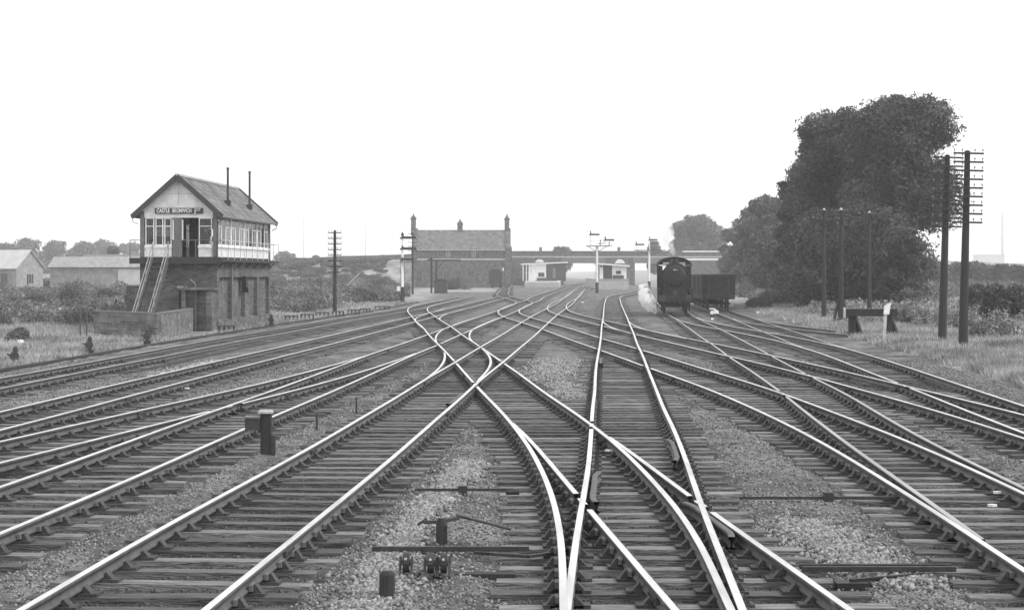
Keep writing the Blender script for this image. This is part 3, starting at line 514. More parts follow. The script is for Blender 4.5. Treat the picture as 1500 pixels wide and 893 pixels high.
# ---------------------------------------------------------------- helpers for placing
def gz(x, y): return float(ground_z(np.array([x]), np.array([y]))[0])
def window(parent, x0, x1, z0, z1, y, nx, nz, fr='white', pane='glass', w=.05, dpt=.05, axis='y', trans=None, d=1):
    """frame + pane; axis y: window in the XZ plane at y; axis x: in the YZ plane at x=y"""
    mb = MB()
    def bx(a0, a1, c0, c1, t=dpt):
        if axis == 'y': mb.box(a0, a1, y - t / 2, y + t / 2, c0, c1)
        else: mb.box(y - t / 2, y + t / 2, a0, a1, c0, c1)
    bx(x0, x0 + w, z0, z1); bx(x1 - w, x1, z0, z1); bx(x0 + w, x1 - w, z0, z0 + w); bx(x0 + w, x1 - w, z1 - w, z1)
    for i in range(1, nx): xx = x0 + (x1 - x0) * i / nx; bx(xx - w * .4, xx + w * .4, z0 + w, z1 - w, dpt * .8)
    for tz in (trans if trans is not None else [z0 + (z1 - z0) * i / nz for i in range(1, nz)]): bx(x0 + w, x1 - w, tz - w * .4, tz + w * .4, dpt * .7)
    f = mb.build('window', fr, parent)
    pb = MB()
    if axis == 'y': pb.box(x0 + w * .6, x1 - w * .6, y - .006, y + .006, z0 + w * .6, z1 - w * .6)
    else: pb.box(y - .006, y + .006, x0 + w * .6, x1 - w * .6, z0 + w * .6, z1 - w * .6)
    pb.build('pane', pane, f)
    return f
def text(body, size, loc, rot, m, parent, ext=0.006, name='lettering', ax='CENTER', off=.012, sx=1):
    cu = bpy.data.curves.new(name, 'FONT'); cu.body = body; cu.size = size; cu.extrude = ext; cu.offset = size * off; cu.align_x = ax; cu.align_y = 'CENTER'
    t = bpy.data.objects.new(name, cu); COL.objects.link(t); dg = bpy.context.evaluated_depsgraph_get()
    me = bpy.data.meshes.new_from_object(t.evaluated_get(dg)); bpy.data.objects.remove(t)
    me.materials.clear(); me.materials.append(M[m]); o = link(bpy.data.objects.new(name, me), parent); o.location = loc; o.rotation_euler = rot; o.scale = (sx, 1, 1)
    return o

# ---------------------------------------------------------------- the signal box
SBX, SBY, SBR = -15.36, 96.0, -math.atan(.057)
sb = thing('signal_box', 'tall two-storey railway signal box with pale glazed upper floor and dark brick base', 'signal box', (SBX, SBY, 0), SBR)
W_, L_ = 4.07, 14.8; zb, zt, zf, ze = -.45, 3.36, 3.62, 6.0
# brick base: front, back and left walls plain, right wall with four recessed panels
mb = MB(); mb.box(-W_, 0, 0, .24, zb, zt); mb.box(-W_, 0, L_ - .24, L_, zb, zt); mb.box(-W_, -W_ + .24, .24, L_ - .24, zb, zt)
mb.box(-.24 - .2, -.2, .24, L_ - .24, zb, zt)            # recessed panel face
e = [0.24]; pw = 3.05; gp = (L_ - 4 * pw) / 5
mb.box(-.2, 0, .24, gp, zb, zt); yy = gp
for i in range(4):
    y1 = yy + pw; mb.box(-.2, 0, yy, y1, zb, .35); mb.box(-.2, 0, yy, y1, 2.55, zt)
    y2 = y1 + gp if i < 3 else L_ - .24; mb.box(-.2, 0, y1, y2, zb, zt); yy = y2
mb.box(0, .06, 0, L_, zb, zb + .75)                        # plinth
mb.build('wall', 'brick', sb)
mb = MB(); mb.box(-2.02, -1.68, -.02, .0, 1.0 - 1.3, 1.98); mb.build('door', 'black', sb)
mb = MB(); mb.box(-2.1, -1.6, -.05, .0, 1.98, 2.1); mb.build('lintel', 'concrete', sb)
# porch in front of the base
mb = MB(); mb.box(-1.62, -1.42, -1.1, 0, zb, 1.9); mb.box(-.34, -.02, -1.1, 0, zb, 1.9); mb.box(-1.42, -.34, -.6, 0, zb, 1.9); mb.build('porch', 'brick', sb)
mb = MB(); mb.box(-1.75, .12, -1.2, 0, 1.9, 2.02); mb.build('porch_roof', 'slate', sb)
mb = MB(); mb.tube([(-1.25, -.75, 2.45), (-.98, -.75, 2.2), (-.95, -.75, 1.9), (-.95, -.75, -.4)], .05, 8); mb.tube([(-1.25, -.75, 2.45), (-1.5, -.7, 2.2), (-1.7, -.4, 1.9)], .035, 6); mb.build('drainpipe', 'greypaint', sb)
mb = MB(); mb.tube([(.08, 3.3, 3.3), (.08, 3.3, .3)], .05, 6); mb.build('drainpipe', 'greypaint', sb)
mb = MB(); mb.box(.0, .22, 6.4, 6.9, 2.0, 2.6); mb.box(.0, .3, 6.55, 6.8, 1.7, 2.0); mb.build('wall_bracket', 'black', sb)
# floor and walkway
mb = MB(); mb.box(-W_ - .35, .42, -.75, L_ + .5, zt, zt + .12); mb.build('walkway', 'darkwood', sb)
mb = MB(); mb.box(-W_ - .36, .43, -.77, -.75, zt - .1, zt + .2); mb.box(-W_, 0, .0, L_, zt + .12, zf); mb.build('floor', 'darkwood', sb)
for i in range(7):
    mb = MB(); y = .3 + i * 2.35; mb.bar((0, y, zt - .3), (.3, y, zt - .02), .06); mb.build('walkway_bracket', 'darkwood', sb)
# upper cabin
sill, head = 4.22, 5.66
for (x, y) in ((-W_ + .0, 0), (-.22, 0), (-W_, L_ - .22), (-.22, L_ - .22)): MB().box(x, x + .22, y, y + .22, zf, ze).build('corner_post', 'greypaint', sb)
mb = MB()
mb.box(-W_ + .22, -2.42, .06, .12, zf, sill); mb.box(-1.0, -.22, .06, .12, zf, sill)          # low boards front
mb.box(-W_ + .22, -.22, .06, .12, head, ze - .02)
mb.box(-.12, -.06, .22, L_ - .22, zf, sill); mb.box(-.12, -.06, .22, L_ - .22, head + .06, ze - .02)
mb.box(-W_ + .06, -W_ + .12, .22, L_ - .22, zf, sill); mb.box(-W_ + .06, -W_ + .12, .22, L_ - .22, head + .06, ze - .02)
mb.box(-W_ + .22, -.22, L_ - .12, L_ - .06, zf, sill); mb.box(-W_ + .22, -.22, L_ - .12, L_ - .06, head, ze - .02)
for y in (3.75, 7.35, 10.95): mb.box(-.14, -.03, y - .1, y + .1, zf, ze - .02); mb.box(-W_ + .03, -W_ + .14, y - .1, y + .1, zf, ze - .02)
mb.build('boarding', 'cream', sb)
ze2 = 6.0; ridge = 7.86; hw = W_ / 2
def gable(y0, y1, nm):
    mb = MB(); mb.prism([(-W_ + .0, ze2 - .02), (0, ze2 - .02), (-hw, ridge - .12)], y0, y1); o = mb.build(nm, 'cream', sb); return o
gable(.05, .13, 'gable'); gable(L_ - .13, L_ - .05, 'gable')
mb = MB(); mb.box(-hw - .02, -hw + .02, .03, .05, 6.35, ridge - .25); mb.box(-3.2, -.9, .03, .05, 6.9, 6.93); mb.build('batten', 'dirtywhite', sb)
# windows, front
for (x0, x1) in ((-3.80, -3.33), (-3.27, -2.86), (-2.80, -2.42)): window(sb, x0, x1, sill, head, .09, 1, 2, trans=[5.22])
window(sb, -.98, -.28, sill, head, .09, 1, 2, trans=[5.22])
mb = MB(); mb.box(-W_ + .2, -2.4, .02, .07, sill - .13, sill); mb.box(-1.02, -.2, .02, .07, sill - .13, sill); mb.box(-.06, 0, .22, L_ - .22, sill - .11, sill + .02); mb.build('window_sill', 'white', sb)
mb = MB(); mb.box(-2.38, -1.86, .07, .12, zf, head); mb.build('door', 'greypaint', sb)
mb = MB(); mb.box(-2.36, -2.3, .03, .07, zf + .9, head - .1); mb.box(-1.86, -1.8, .03, .09, zf + .85, head - .1); mb.build('door_handrail', 'white', sb)
# side windows
for i in range(4):
    y0 = .3 + i * 3.6; y1 = y0 + 3.3
    for j in range(3):
        a = y0 + j * 1.1 + .03; window(sb, a, a + 1.04, sill, head + .05, -.09, 2 if j != 1 else 1, 2, axis='x', trans=[5.22] if j != 1 else [], w=.06)
        window(sb, a, a + 1.04, sill, head + .05, -W_ + .09, 2, 2, axis='x', trans=[5.22], w=.06)
# roof
def roofside(sx):
    mb = MB(); x_e = hw + .32; z_e = ze2 - .32 * .9 + .05
    mb.prism([(-hw, ridge), (-hw + sx * x_e, z_e), (-hw + sx * x_e, z_e - .06), (-hw, ridge - .07)] if sx > 0 else [(-hw, ridge - .07), (-hw + sx * x_e, z_e - .06), (-hw + sx * x_e, z_e), (-hw, ridge)], -.35, L_ + .35)
    return mb.build('roof', 'slate', sb)
rf = roofside(1); roofside(-1)
mb = MB(); mb.box(-hw - .09, -hw + .09, -.36, L_ + .36, ridge - .03, ridge + .08); mb.build('ridge_tiles', 'concrete', rf)
mb = MB()
for sx in (1, -1):
    for y in (-.38, L_ + .34):
        a = Vector((-hw, y + .02, ridge - .06)); b = Vector((-hw + sx * (hw + .34), y + .02, ze2 - .30)); mb.bar(a, b, .05, .26, up=(0, 0, 1))
mb.build('bargeboard', 'darkpaint', sb)
mb = MB(); mb.tube([(.34, -.36, ze2 - .3), (.34, L_ + .36, ze2 - .3)], .06, 6); mb.tube([(-W_ - .34, -.36, ze2 - .3), (-W_ - .34, L_ + .36, ze2 - .3)], .06, 6); mb.build('gutter', 'greypaint', sb)
for (xx, yy) in ((.34, L_ + .3), (-W_ - .34, -.3)):
    s_ = 1 if xx > 0 else -1; mb = MB(); mb.tube([(xx, yy, ze2 - .34), (xx - s_ * .05, yy, ze2 - .55), (xx - s_ * .3, yy, ze2 - .66)], .035, 6); mb.build('gutter_pipe', 'dirtywhite', sb)
mb = MB(); mb.tube([(.3, .1, ze2 - .35), (.02, .02, ze2 - .62), (.02, -.03, zf)], .035, 6); mb.build('gutter_pipe', 'darkpaint', sb)
for (xx, yy, z0, z1) in ((-.5, 5.0, 6.35, 8.5), (-.48, 10.9, 6.35, 8.62)):
    mb = MB(); mb.tube([(xx, yy, z0), (xx, yy, z1)], .065, 8); mb.tube([(xx, yy, z1 - .02), (xx, yy, z1 + .05)], .09, 8); mb.box(xx - .16, xx + .16, yy - .16, yy + .16, z0 + .12, z0 + .4); mb.build('stove_pipe', 'darkpaint', sb)
# railings
mb = MB(); xr, yr = .4, -.72; z1 = zt + .12
for x in np.linspace(-W_ - .33, -.1, 6):
    if -3.55 < x < -2.35: continue
    mb.bar((x, yr, z1), (x, yr, z1 + 1.0), .035)
mb.bar((-W_ - .33, yr, z1 + 1.0), (-3.6, yr, z1 + 1.0), .04); mb.bar((-2.3, yr, z1 + 1.0), (xr, yr, z1 + 1.0), .04); mb.bar((-W_ - .33, yr, z1 + .5), (-3.6, yr, z1 + .5), .03)
mb.bar((-W_ - .33, yr, z1 + 1.0), (-W_ - .33, .3, z1 + 1.0), .03)
mb.build('railing', 'greypaint', sb)
mb = MB()
for y in np.arange(yr, L_ + .6, 1.6): mb.bar((xr, y, z1), (xr, y, z1 + 1.0), .03)
mb.bar((xr, yr, z1 + 1.0), (xr, L_ + .5, z1 + 1.0), .035); mb.bar((xr, yr, z1 + .5), (xr, L_ + .5, z1 + .5), .025); mb.bar((xr, L_ + .5, z1 + 1), (-W_ - .3, L_ + .5, z1 + 1), .03)
mb.build('railing', 'dirtywhite', sb)
# name board
mb = MB(); mb.box(-3.28, -.75, -.02, .03, 5.86, 6.17); nb = mb.build('name_board', 'darkpaint', sb); nb['label'] = 'dark board with white raised letters'
mb = MB(); mb.box(-3.28, -.75, -.035, -.021, 5.86, 5.885); mb.box(-3.28, -.75, -.035, -.021, 6.145, 6.17); mb.build('board_edge', 'greypaint', nb)
text('CASTLE', .29, (-2.84, -.03, 6.015), (R_(90), 0, 0), 'white', nb, off=.022, sx=.70); text('BROMWICH', .29, (-1.85, -.03, 6.015), (R_(90), 0, 0), 'white', nb, off=.022, sx=.64)
text('J', .30, (-1.15, -.03, 6.015), (R_(90), 0, 0), 'white', nb, off=.03); text('CT', .17, (-.97, -.03, 6.06), (R_(90), 0, 0), 'white', nb, off=.03)
# steps: two stringers with handrails
top = Vector((-2.80, -.72, zt + .1)); bot = Vector((-2.98, -4.4, -.35)); wd = .80
stp = thing('steps', None, None); bpy.data.objects.remove(stp)
mb = MB()
for sx in (-wd / 2, wd / 2): o_ = Vector((sx, 0, 0)); mb.bar(bot + o_, top + o_, .06, .26)
for i in range(15):
    p_ = bot.lerp(top, (i + .5) / 15); mb.box(p_.x - wd / 2 + .03, p_.x + wd / 2 - .03, p_.y - .12, p_.y + .12, p_.z - .02, p_.z + .02)
st = mb.build('stairs', 'postpale', sb)
mb = MB()
for sx in (-wd / 2, wd / 2):
    for hgt in (.45, .9):
        o_ = Vector((sx, 0, hgt)); mb.bar(bot + o_, top + o_, .04)
    for i in (0, .33, .66, 1): p_ = bot.lerp(top, i) + Vector((sx, 0, 0)); mb.bar(p_, p_ + Vector((0, 0, .95)), .05)
mb.build('handrail', 'shed', st)
# inside: lever frame, back shelf, stove
mb = MB()
for i in range(34): y = 1.2 + i * .36; mb.bar((-1.0, y, zf), (-1.15 - .2 * (i % 5 == 0), y, zf + 1.15), .04)
mb.box(-1.3, -.8, 1, 13.5, zf, zf + .16); mb.build('lever_frame', 'iron', sb)
mb = MB(); mb.box(-1.2, -.9, 1.0, 13.6, zf + 1.55, zf + 1.6); mb.box(-1.2, -1.0, 2, 2.5, zf + 1.6, zf + 1.95)
for i in range(9): mb.box(-1.18, -.95, 2.8 + i * 1.15, 3.1 + i * 1.15, zf + 1.6, zf + 1.85)
mb.build('block_shelf', 'darkwood', sb)
mb = MB(); mb.box(-W_ + .15, -W_ + .9, 1.5, 3.2, zf, zf + 1.1); mb.box(-3.0, -2.2, 2.4, 2.46, zf, zf + 2.0); mb.box(-W_ + .12, -.2, .22, L_ - .22, ze2 - .1, ze2 - .06); mb.box(-1.75, -1.1, 1.2, 1.26, zf, zf + 2.2); mb.build('cupboard_dark_panels', 'black', sb)  # cupboard, ceiling and upright panels coloured black to darken the interior
# the signalman at the right-hand front window
pm = thing('person', 'signalman in dark clothes standing inside the front right window of the signal box', 'person', (SBX + .75 * -1 + .02, SBY + .95, zf), SBR)
def person(parent, h=1.72, arm=1):
    s = h / 1.72
    J = [(0, 0, .95), (0, 0, 1.2), (0, 0, 1.42), (0, -.02, 1.5), (-.19, 0, 1.4), (-.25, -.05, 1.14), (-.22, -.26, 1.05), (.19, 0, 1.4), (.26, -.08, 1.14), (.16, -.28, 1.02), (-.1, 0, .9), (-.11, 0, .5), (-.11, 0, .08), (-.11, -.12, .04), (.1, 0, .9), (.11, 0, .5), (.11, 0, .08), (.11, -.12, .04)]
    E_ = [(0, 1), (1, 2), (2, 3), (2, 4), (4, 5), (5, 6), (2, 7), (7, 8), (8, 9), (0, 10), (10, 11), (11, 12), (12, 13), (0, 14), (14, 15), (15, 16), (16, 17)]
    Rr = [.15, .16, .15, .06, .075, .05, .035, .075, .05, .035, .1, .065, .045, .04, .1, .065, .045, .04]
    me = bpy.data.meshes.new('body'); me.from_pydata([tuple(c * s for c in j) for j in J], E_, []); o = link(bpy.data.objects.new('body', me), parent)
    md = o.modifiers.new('skin', 'SKIN')
    for i, v in enumerate(me.skin_vertices[0].data): v.radius = (Rr[i] * s, Rr[i] * s); v.use_root = (i == 0)
    sb_ = o.modifiers.new('sub', 'SUBSURF'); sb_.levels = 1; sb_.render_levels = 1
    dg = bpy.context.evaluated_depsgraph_get(); m2 = bpy.data.meshes.new_from_object(o.evaluated_get(dg)); bpy.data.objects.remove(o)
    # head joined on to make one continuous figure mesh
    import bmesh
    bm = bmesh.new(); bm.from_mesh(m2); bmesh.ops.create_icosphere(bm, subdivisions=2, radius=.105 * s, matrix=Matrix.Translation((0, -.03, 1.62 * s)) @ Matrix.Diagonal((.82, .95, 1.15, 1)))
    bmesh.ops.create_icosphere(bm, subdivisions=1, radius=.02 * s, matrix=Matrix.Translation((0, -.13 * s, 1.61 * s)))
    for sx in (-1, 1): bmesh.ops.create_icosphere(bm, subdivisions=1, radius=.022 * s, matrix=Matrix.Translation((sx * .088 * s, -.02, 1.62 * s)))
    for sx, bx_, by_, bz_ in ((-1, -.22, -.26, 1.05), (1, .16, -.28, 1.02)):
        for fi in range(4): bmesh.ops.create_cone(bm, cap_ends=True, segments=6, radius1=.009, radius2=.006, depth=.08 - .012 * abs(fi - 1.3), matrix=Matrix.Translation(((bx_ + (fi - 1.5) * .02) * s, (by_ - .08) * s, (bz_ - .02) * s)) @ Matrix.Rotation(R_(65), 4, 'X'))
        bmesh.ops.create_cone(bm, cap_ends=True, segments=6, radius1=.011, radius2=.008, depth=.06, matrix=Matrix.Translation(((bx_ - sx * .045) * s, (by_ - .04) * s, bz_ * s)) @ Matrix.Rotation(R_(50), 4, 'X'))
    bm.to_mesh(m2); bm.free(); m2.name = 'body'
    m2.materials.clear(); m2.materials.append(M['cloth']); m2.materials.append(M['skin']); m2.materials.append(M['shirt'])
    for p_ in m2.polygons: p_.use_smooth = True; p_.material_index = 1 if (p_.center.z > 1.47 * s or (p_.center.y < -.27 and p_.center.z > .8)) else (2 if p_.center.z > 1.3 * s and abs(p_.center.x) < .07 and p_.center.y < -.05 else 0)
    b = link(bpy.data.objects.new('body', m2), parent)
    mb = MB(); mb.tube([(0, 0, 1.66 * s), (0, 0, 1.73 * s), (0, 0, 1.75 * s)], [.1 * s, .115 * s, .05], 12); mb.box(-.07, .07, -.17, -.08, 1.665 * s, 1.68 * s); mb.build('cap', 'cloth', parent)
    return b
person(pm)

# ---------------------------------------------------------------- brick enclosure in front of the box
def wall_run(name, pts, h, th, m, label, cat, cap=None, z0=None):
    t = thing(name, label, cat, (pts[0][0], pts[0][1], 0)); o0 = Vector((pts[0][0], pts[0][1], 0))
    mb = MB(); cb = MB()
    for i in range(len(pts) - 1):
        a = Vector((*pts[i], 0)) - o0; b = Vector((*pts[i + 1], 0)) - o0; d = (b - a).normalized(); nn = Vector((-d.y, d.x, 0)) * th / 2
        ex = d * th * .5 if i < len(pts) - 2 else Vector((0, 0, 0)); ex0 = d * th * .5 if i > 0 else Vector((0, 0, 0)); base = -.7
        q = [a + ex0 - nn, b + ex - nn, b + ex + nn, a + ex0 + nn]
        mb.add([(v.x, v.y, base) for v in q] + [(v.x, v.y, h) for v in q], [(0, 3, 2, 1), (4, 5, 6, 7), (0, 1, 5, 4), (1, 2, 6, 5), (2, 3, 7, 6), (3, 0, 4, 7)])
        nn *= 1.25; q = [a + ex0 - nn, b + ex - nn, b + ex + nn, a + ex0 + nn]
        cb.add([(v.x, v.y, h) for v in q] + [(v.x, v.y, h + .06) for v in q], [(0, 3, 2, 1), (4, 5, 6, 7), (0, 1, 5, 4), (1, 2, 6, 5), (2, 3, 7, 6), (3, 0, 4, 7)])
    mb.build('brickwork', m, t); cb.build('coping', cap or 'concrete', t); return t
wall_run('brick_wall', [(-20.0, 88.6), (-15.95, 83.0), (-16.35, 93.8)], .93, .24, 'brickmid', 'low brick wall enclosing the foot of the signal box steps', 'wall', 'greypaint')
wall_run('brick_wall', [(-20.3, 97.2), (-19.45, 97.2)], 2.1, .24, 'brick', 'narrow brick wall end beside the left corner of the signal box', 'wall')

# ---------------------------------------------------------------- telegraph poles
def pole(name, x, y, h, arms, sp, aw, lean=0, label='', group=None, thick=.13, top_gap=.25, z0=None, m='post', double=False):
    z0 = gz(x, y) - .3 if z0 is None else z0
    t = thing(name, label, 'telegraph pole', (x, y, z0), 0, group); t.rotation_euler = (0, lean, 0)
    mb = MB(); mb.tube([(0, 0, 0), (0, 0, h * .5), (0, 0, h)], [thick * 1.25, thick, thick * .75], 10); mb.tube([(0, 0, h), (0, 0, h + .06)], [thick * .9, .02], 10); mb.build('pole', m, t)
    if double: mb = MB(); mb.tube([(0, 0, h + .0), (0, 0, h + .14)], [thick * .75, thick * .4], 10); mb.build('pole_cap', 'dirtywhite', t)
    for i in range(arms):
        z = h - top_gap - i * sp; mb = MB(); mb.box(-aw / 2, aw / 2, -thick - .09, -thick - .01, z - .035, z + .035); a = mb.build('crossarm', 'post', t)
        for s_ in (-.94, -.42, .42, .94):
            xx = s_ * aw / 2; mb = MB(); mb.tube([(xx, -thick - .05, z + .045), (xx, -thick - .05, z + .10), (xx, -thick - .05, z + .11), (xx, -thick - .05, z + .17)], [.012, .012, .035, .025], 6)
            mb.build('insulator', 'greypaint', a)
    return t
def at(px, by, z=-.25):
    for _ in range(12): D = (2.77 - z) * 2700 / (by - 400); X = (px - 750) / 2700 * D; z = .5 * z + .5 * gz(X, D)
    return X, D
def htop(ty, D): return 2.77 + (400 - ty) * D / 2700
PG = 'telegraph poles along the line'
def tp(px, by, ty, arms, sppx, awpx, lean=0, label='', thick=.13, gap=3, zz=-.25, **k):
    X, D = at(px, by, zz); s = D / 2700; zb_ = zz - .3
    return pole('telegraph_pole', X, D, htop(ty, D) - zb_, arms, sppx * s, awpx * s, lean, label, PG, thick, gap * s, zb_, **k)
tp(490.5, 459, 338, 8, 8.2, 20, 0, 'telegraph pole with eight short crossarms, standing alone on the scrub right of the signal box')
tp(604.5, 431, 340, 7, 6, 14, 0, 'dark telegraph pole right behind the tall signal with three arms', .12)
tp(1380, 501, 228, 9, 12.6, 44, R_(1.6), 'nearest telegraph pole, the left one of the pair on the right verge', .15, zz=0.0)
tp(1410.5, 509, 222, 9, 12.6, 44, R_(1.3), 'nearest telegraph pole, the right one of the pair against the sky', .15, zz=0.0)
tp(1207, 467, 308, 2, 12, 20, 0, 'tall telegraph pole in front of the big tree, left of the post with splayed feet', .13, zz=0.1, double=True)
tt = tp(1232, 474, 308, 2, 12, 18, 0, 'tall telegraph pole with splayed A-shaped feet in front of the big tree', .14, zz=0.1, double=True)
mb = MB(); mb.bar((-.45, 0, .1), (0, 0, 1.9), .13); mb.bar((.45, 0, .1), (0, 0, 1.9), .13); mb.bar((-.5, 0, .9), (.5, 0, .9), .08); mb.build('strut', 'post', tt)
tp(1273.5, 462, 312, 1, 12, 16, 0, 'tall telegraph pole in front of the big tree, just above the buffer stop', .12, zz=0.2, double=True)
tp(1163, 424, 366, 1, 6, 12, 0, 'short dark pole without wires below the trees left of the pair of tall poles', .14)
tp(1135, 428, 343, 4, 6, 12, 0, 'telegraph pole at the tree edge, right one of the far pair', .12)
tp(1122, 430, 343, 4, 6, 12, 0, 'telegraph pole at the tree edge, left one of the far pair', .12)
tp(1110, 424, 348, 4, 5, 10, 0, 'thin telegraph pole behind the far pair at the tree edge', .11)
tp(1088, 417, 352, 3, 5, 9, 0, 'farthest telegraph pole beside the right end of the bridge', .11)

# ---------------------------------------------------------------- semaphore signals
def sema_arm(parent, x, z, s=1, side=1, dist=False, m='iron'):
    mb = MB(); mb.box(x + side * .1, x + side * 1.35 * s, -.16, -.14, z - .13 * s, z + .13 * s); a = mb.build('signal_arm', m, parent)
    mb = MB(); mb.prism([(x - side * .06, z + .35 * s), (x + side * .28 * s, z + .05), (x + side * .28 * s, z - .1), (x - side * .1, z - .1)], -.19, -.165); mb.tube([(x - side * .16, -.2, z - .05), (x - side * .16, -.05, z - .05)], .1, 8); mb.build('spectacle', 'iron', a)
def signal_post(parent, x, z0, z1, r=.09, m='white', dark=0):
    mb = MB(); mb.tube([(x, 0, z0 + dark), (x, 0, z1)], [r * 1.15, r * .8], 8); mb.build('post', m, parent)
    mb = MB(); mb.tube([(x, 0, z1), (x, 0, z1 + .12), (x, 0, z1 + .4)], [r * 1.2, r * 1.3, .01], 8); mb.build('finial', 'iron', parent)
    if dark: mb = MB(); mb.tube([(x, 0, z0), (x, 0, z0 + dark)], r * 1.5, 8); mb.build('post_base', 'iron', parent)
# tall multi-arm signal, left
X_, D_ = at(589.5, 444); zt_ = htop(345, D_)
t = thing('semaphore_signal', 'tall white signal post with three dark semaphore arms, left of the station house', 'railway signal', (X_, D_, -.3))
signal_post(t, 0, 0, zt_ + .3, .12, 'white', 1.7)
for (py, s_) in ((348, 1.0), (364, 1.0), (380, .8)): sema_arm(t, 0, htop(py, D_) + .3, s_)
mb = MB(); z_ = htop(383, D_) + .3; mb.box(-.3, 1.3, -.3, .3, z_ - .06, z_); mb.build('platform', 'iron', t)
mb = MB()
for xx in (-.18, .18): mb.bar((xx, .3, 0), (xx, .2, z_), .03)
for i in range(18): mb.bar((-.18, .29, .4 + i * .3), (.18, .29, .4 + i * .3), .02)
mb.build('ladder', 'iron', t)
mb = MB(); mb.box(-.55, -.2, -.2, .1, 1.3, 1.75); mb.build('lamp_case', 'white', t)
mb = MB(); z_ = .95
pts = [(-.55 + .24 * math.cos(a), -.2, z_ + .24 * math.sin(a)) for a in np.linspace(0, 2 * math.pi, 17)]; mb.tube(pts, .04, 6, cap=False); mb.box(-.58, -.52, -.22, -.18, 0, z_ - .22); mb.bar((-.55, -.2, .5), (0, 0, .5), .05); mb.build('ring_plate', 'iron', t)
# bracket signals
def bracket_signal(px, by, py_plat, dolls, label, plat, extra=0):
    X, D = at(px, by); s = D / 2700; t = thing('bracket_signal', label, 'railway signal', (X, D, -.3)); zp = htop(py_plat, D) + .3
    mb = MB(); mb.tube([(0, 0, 1.7), (0, 0, zp)], .17, 10); mb.build('post', 'white', t)
    mb = MB(); mb.tube([(0, 0, 0), (0, 0, 1.7)], .24, 10); mb.build('post_base', 'iron', t)
    mb = MB(); mb.box(plat[0] * s, plat[1] * s, -.4, .4, zp, zp + .12)
    mb.bar((plat[0] * s * .8, 0, zp), (0, 0, zp - .8), .08); mb.bar((plat[1] * s * .8, 0, zp), (0, 0, zp - .8), .08)
    mb.build('platform', 'iron', t)
    mb = MB()
    for y in (-.38, .38):
        mb.bar((plat[0] * s, y, zp + .9), (plat[1] * s, y, zp + .9), .02)
        for q in np.linspace(plat[0] * s, plat[1] * s, 5): mb.bar((q, y, zp + .12), (q, y, zp + .9), .02)
    mb.build('handrail', 'dirtywhite', t)
    for (dx, ty, sz, side) in dolls:
        zt = htop(ty, D) + .3; signal_post(t, dx * s, zp + .1, zt, .08, 'white'); sema_arm(t, dx * s, zt - .25, sz, side)
    mb = MB()
    for xx in (-.2, .2): mb.bar((xx, .3, 0), (xx, .3, zp), .03)
    for i in range(int(zp / .4)): mb.bar((-.2, .3, .3 + i * .4), (.2, .3, .3 + i * .4), .02)
    mb.build('ladder', 'greypaint', t)
    return t
bracket_signal(874.5, 429, 361, [(-9.5, 341, 1.0, 1), (12, 349, 1.0, 1), (5, 354, .35, 1), (18, 357, .35, 1)], 'white bracket signal with two arms in the middle, between the station platforms', (-16, 18))
bracket_signal(951, 426, 367, [(-19, 356, 1.0, 1), (0.5, 349, 1.0, 1)], 'white bracket signal just left of the steam locomotive', (-22, 24))
# short white post at the platform end
X_, D_ = at(868.5, 421.5); t = thing('marker_post', 'short white post beside the central bracket signal', 'post', (X_, D_, -.3)); mb = MB(); mb.box(-.13, .13, -.1, .1, 0, 1.3); mb.build('post', 'white', t); mb = MB(); mb.prism([(-.15, 1.3), (.15, 1.3), (0, 1.42)], -.12, .12); mb.build('cap', 'white', t)

# ---------------------------------------------------------------- station house
D0 = 385; s0 = D0 / 2700; X0 = (603 - 750) * s0; X1_ = (748 - 750) * s0; DEP = 9.0
h = thing('station_house', 'large two-storey brick station house with tall chimneys beside the road bridge', 'house', (0, D0, 0))
ze_, zr_ = htop(365, D0), htop(336, D0)
mb = MB(); mb.box(X0 + .3, X1_ - .3, 0, DEP, -.5, ze_); mb.build('wall', 'brickfar', h)
mb = MB(); mb.prism([(0 - .4, ze_ - .1), (DEP + .4, ze_ - .1), (DEP / 2, zr_)], X0 + 1.1, X1_ - 1.1, 'x'); rf = mb.build('roof', 'slatefar', h)
def gab(xa, xb):
    mb = MB(); mb.prism([(-.2, -.5), (DEP + .2, -.5), (DEP + .2, ze_ + .2), (DEP / 2, zr_ + .35), (-.2, ze_ + .2)], xa, xb, 'x'); mb.build('gable_wall', 'brickfar', h)
gab(X0, X0 + 1.1); gab(X1_ - 1.1, X1_)
for (c_, wd_, ty) in (((606 - 750) * s0 - .3, 1.0, 318), ((742.5 - 750) * s0, 1.0, 319), ((673 - 750) * s0, 1.1, 326)):
    z1 = htop(ty, D0); y0 = DEP / 2 - .6; mb = MB(); mb.box(c_ - wd_ / 2, c_ + wd_ / 2, y0, y0 + 1.2, zr_ - 1.2, z1); mb.box(c_ - wd_ / 2 - .12, c_ + wd_ / 2 + .12, y0 - .12, y0 + 1.32, z1 - .3, z1); mb.box(c_ - wd_ / 2 + .1, c_ + wd_ / 2 - .1, y0 + .1, y0 + 1.1, z1, z1 + .35); ch = mb.build('chimney', 'brickfar', rf)
    mb = MB(); mb.tube([(c_, y0 + .6, z1 + .35), (c_, y0 + .6, z1 + .85)], .16, 8); mb.build('chimney_pot', 'brickfar', rf)
for sx, xa in ((-1, X0), (1, X1_)):
    mb = MB(); mb.prism([(xa, ze_ - 2.5), (xa + sx * .25, ze_ - 2.5), (xa + sx * .25, ze_ + .2), (xa, ze_ + 1.0)], DEP / 2 - 1.2, DEP / 2 + 1.2); mb.build('chimney_breast', 'brickfar', h)
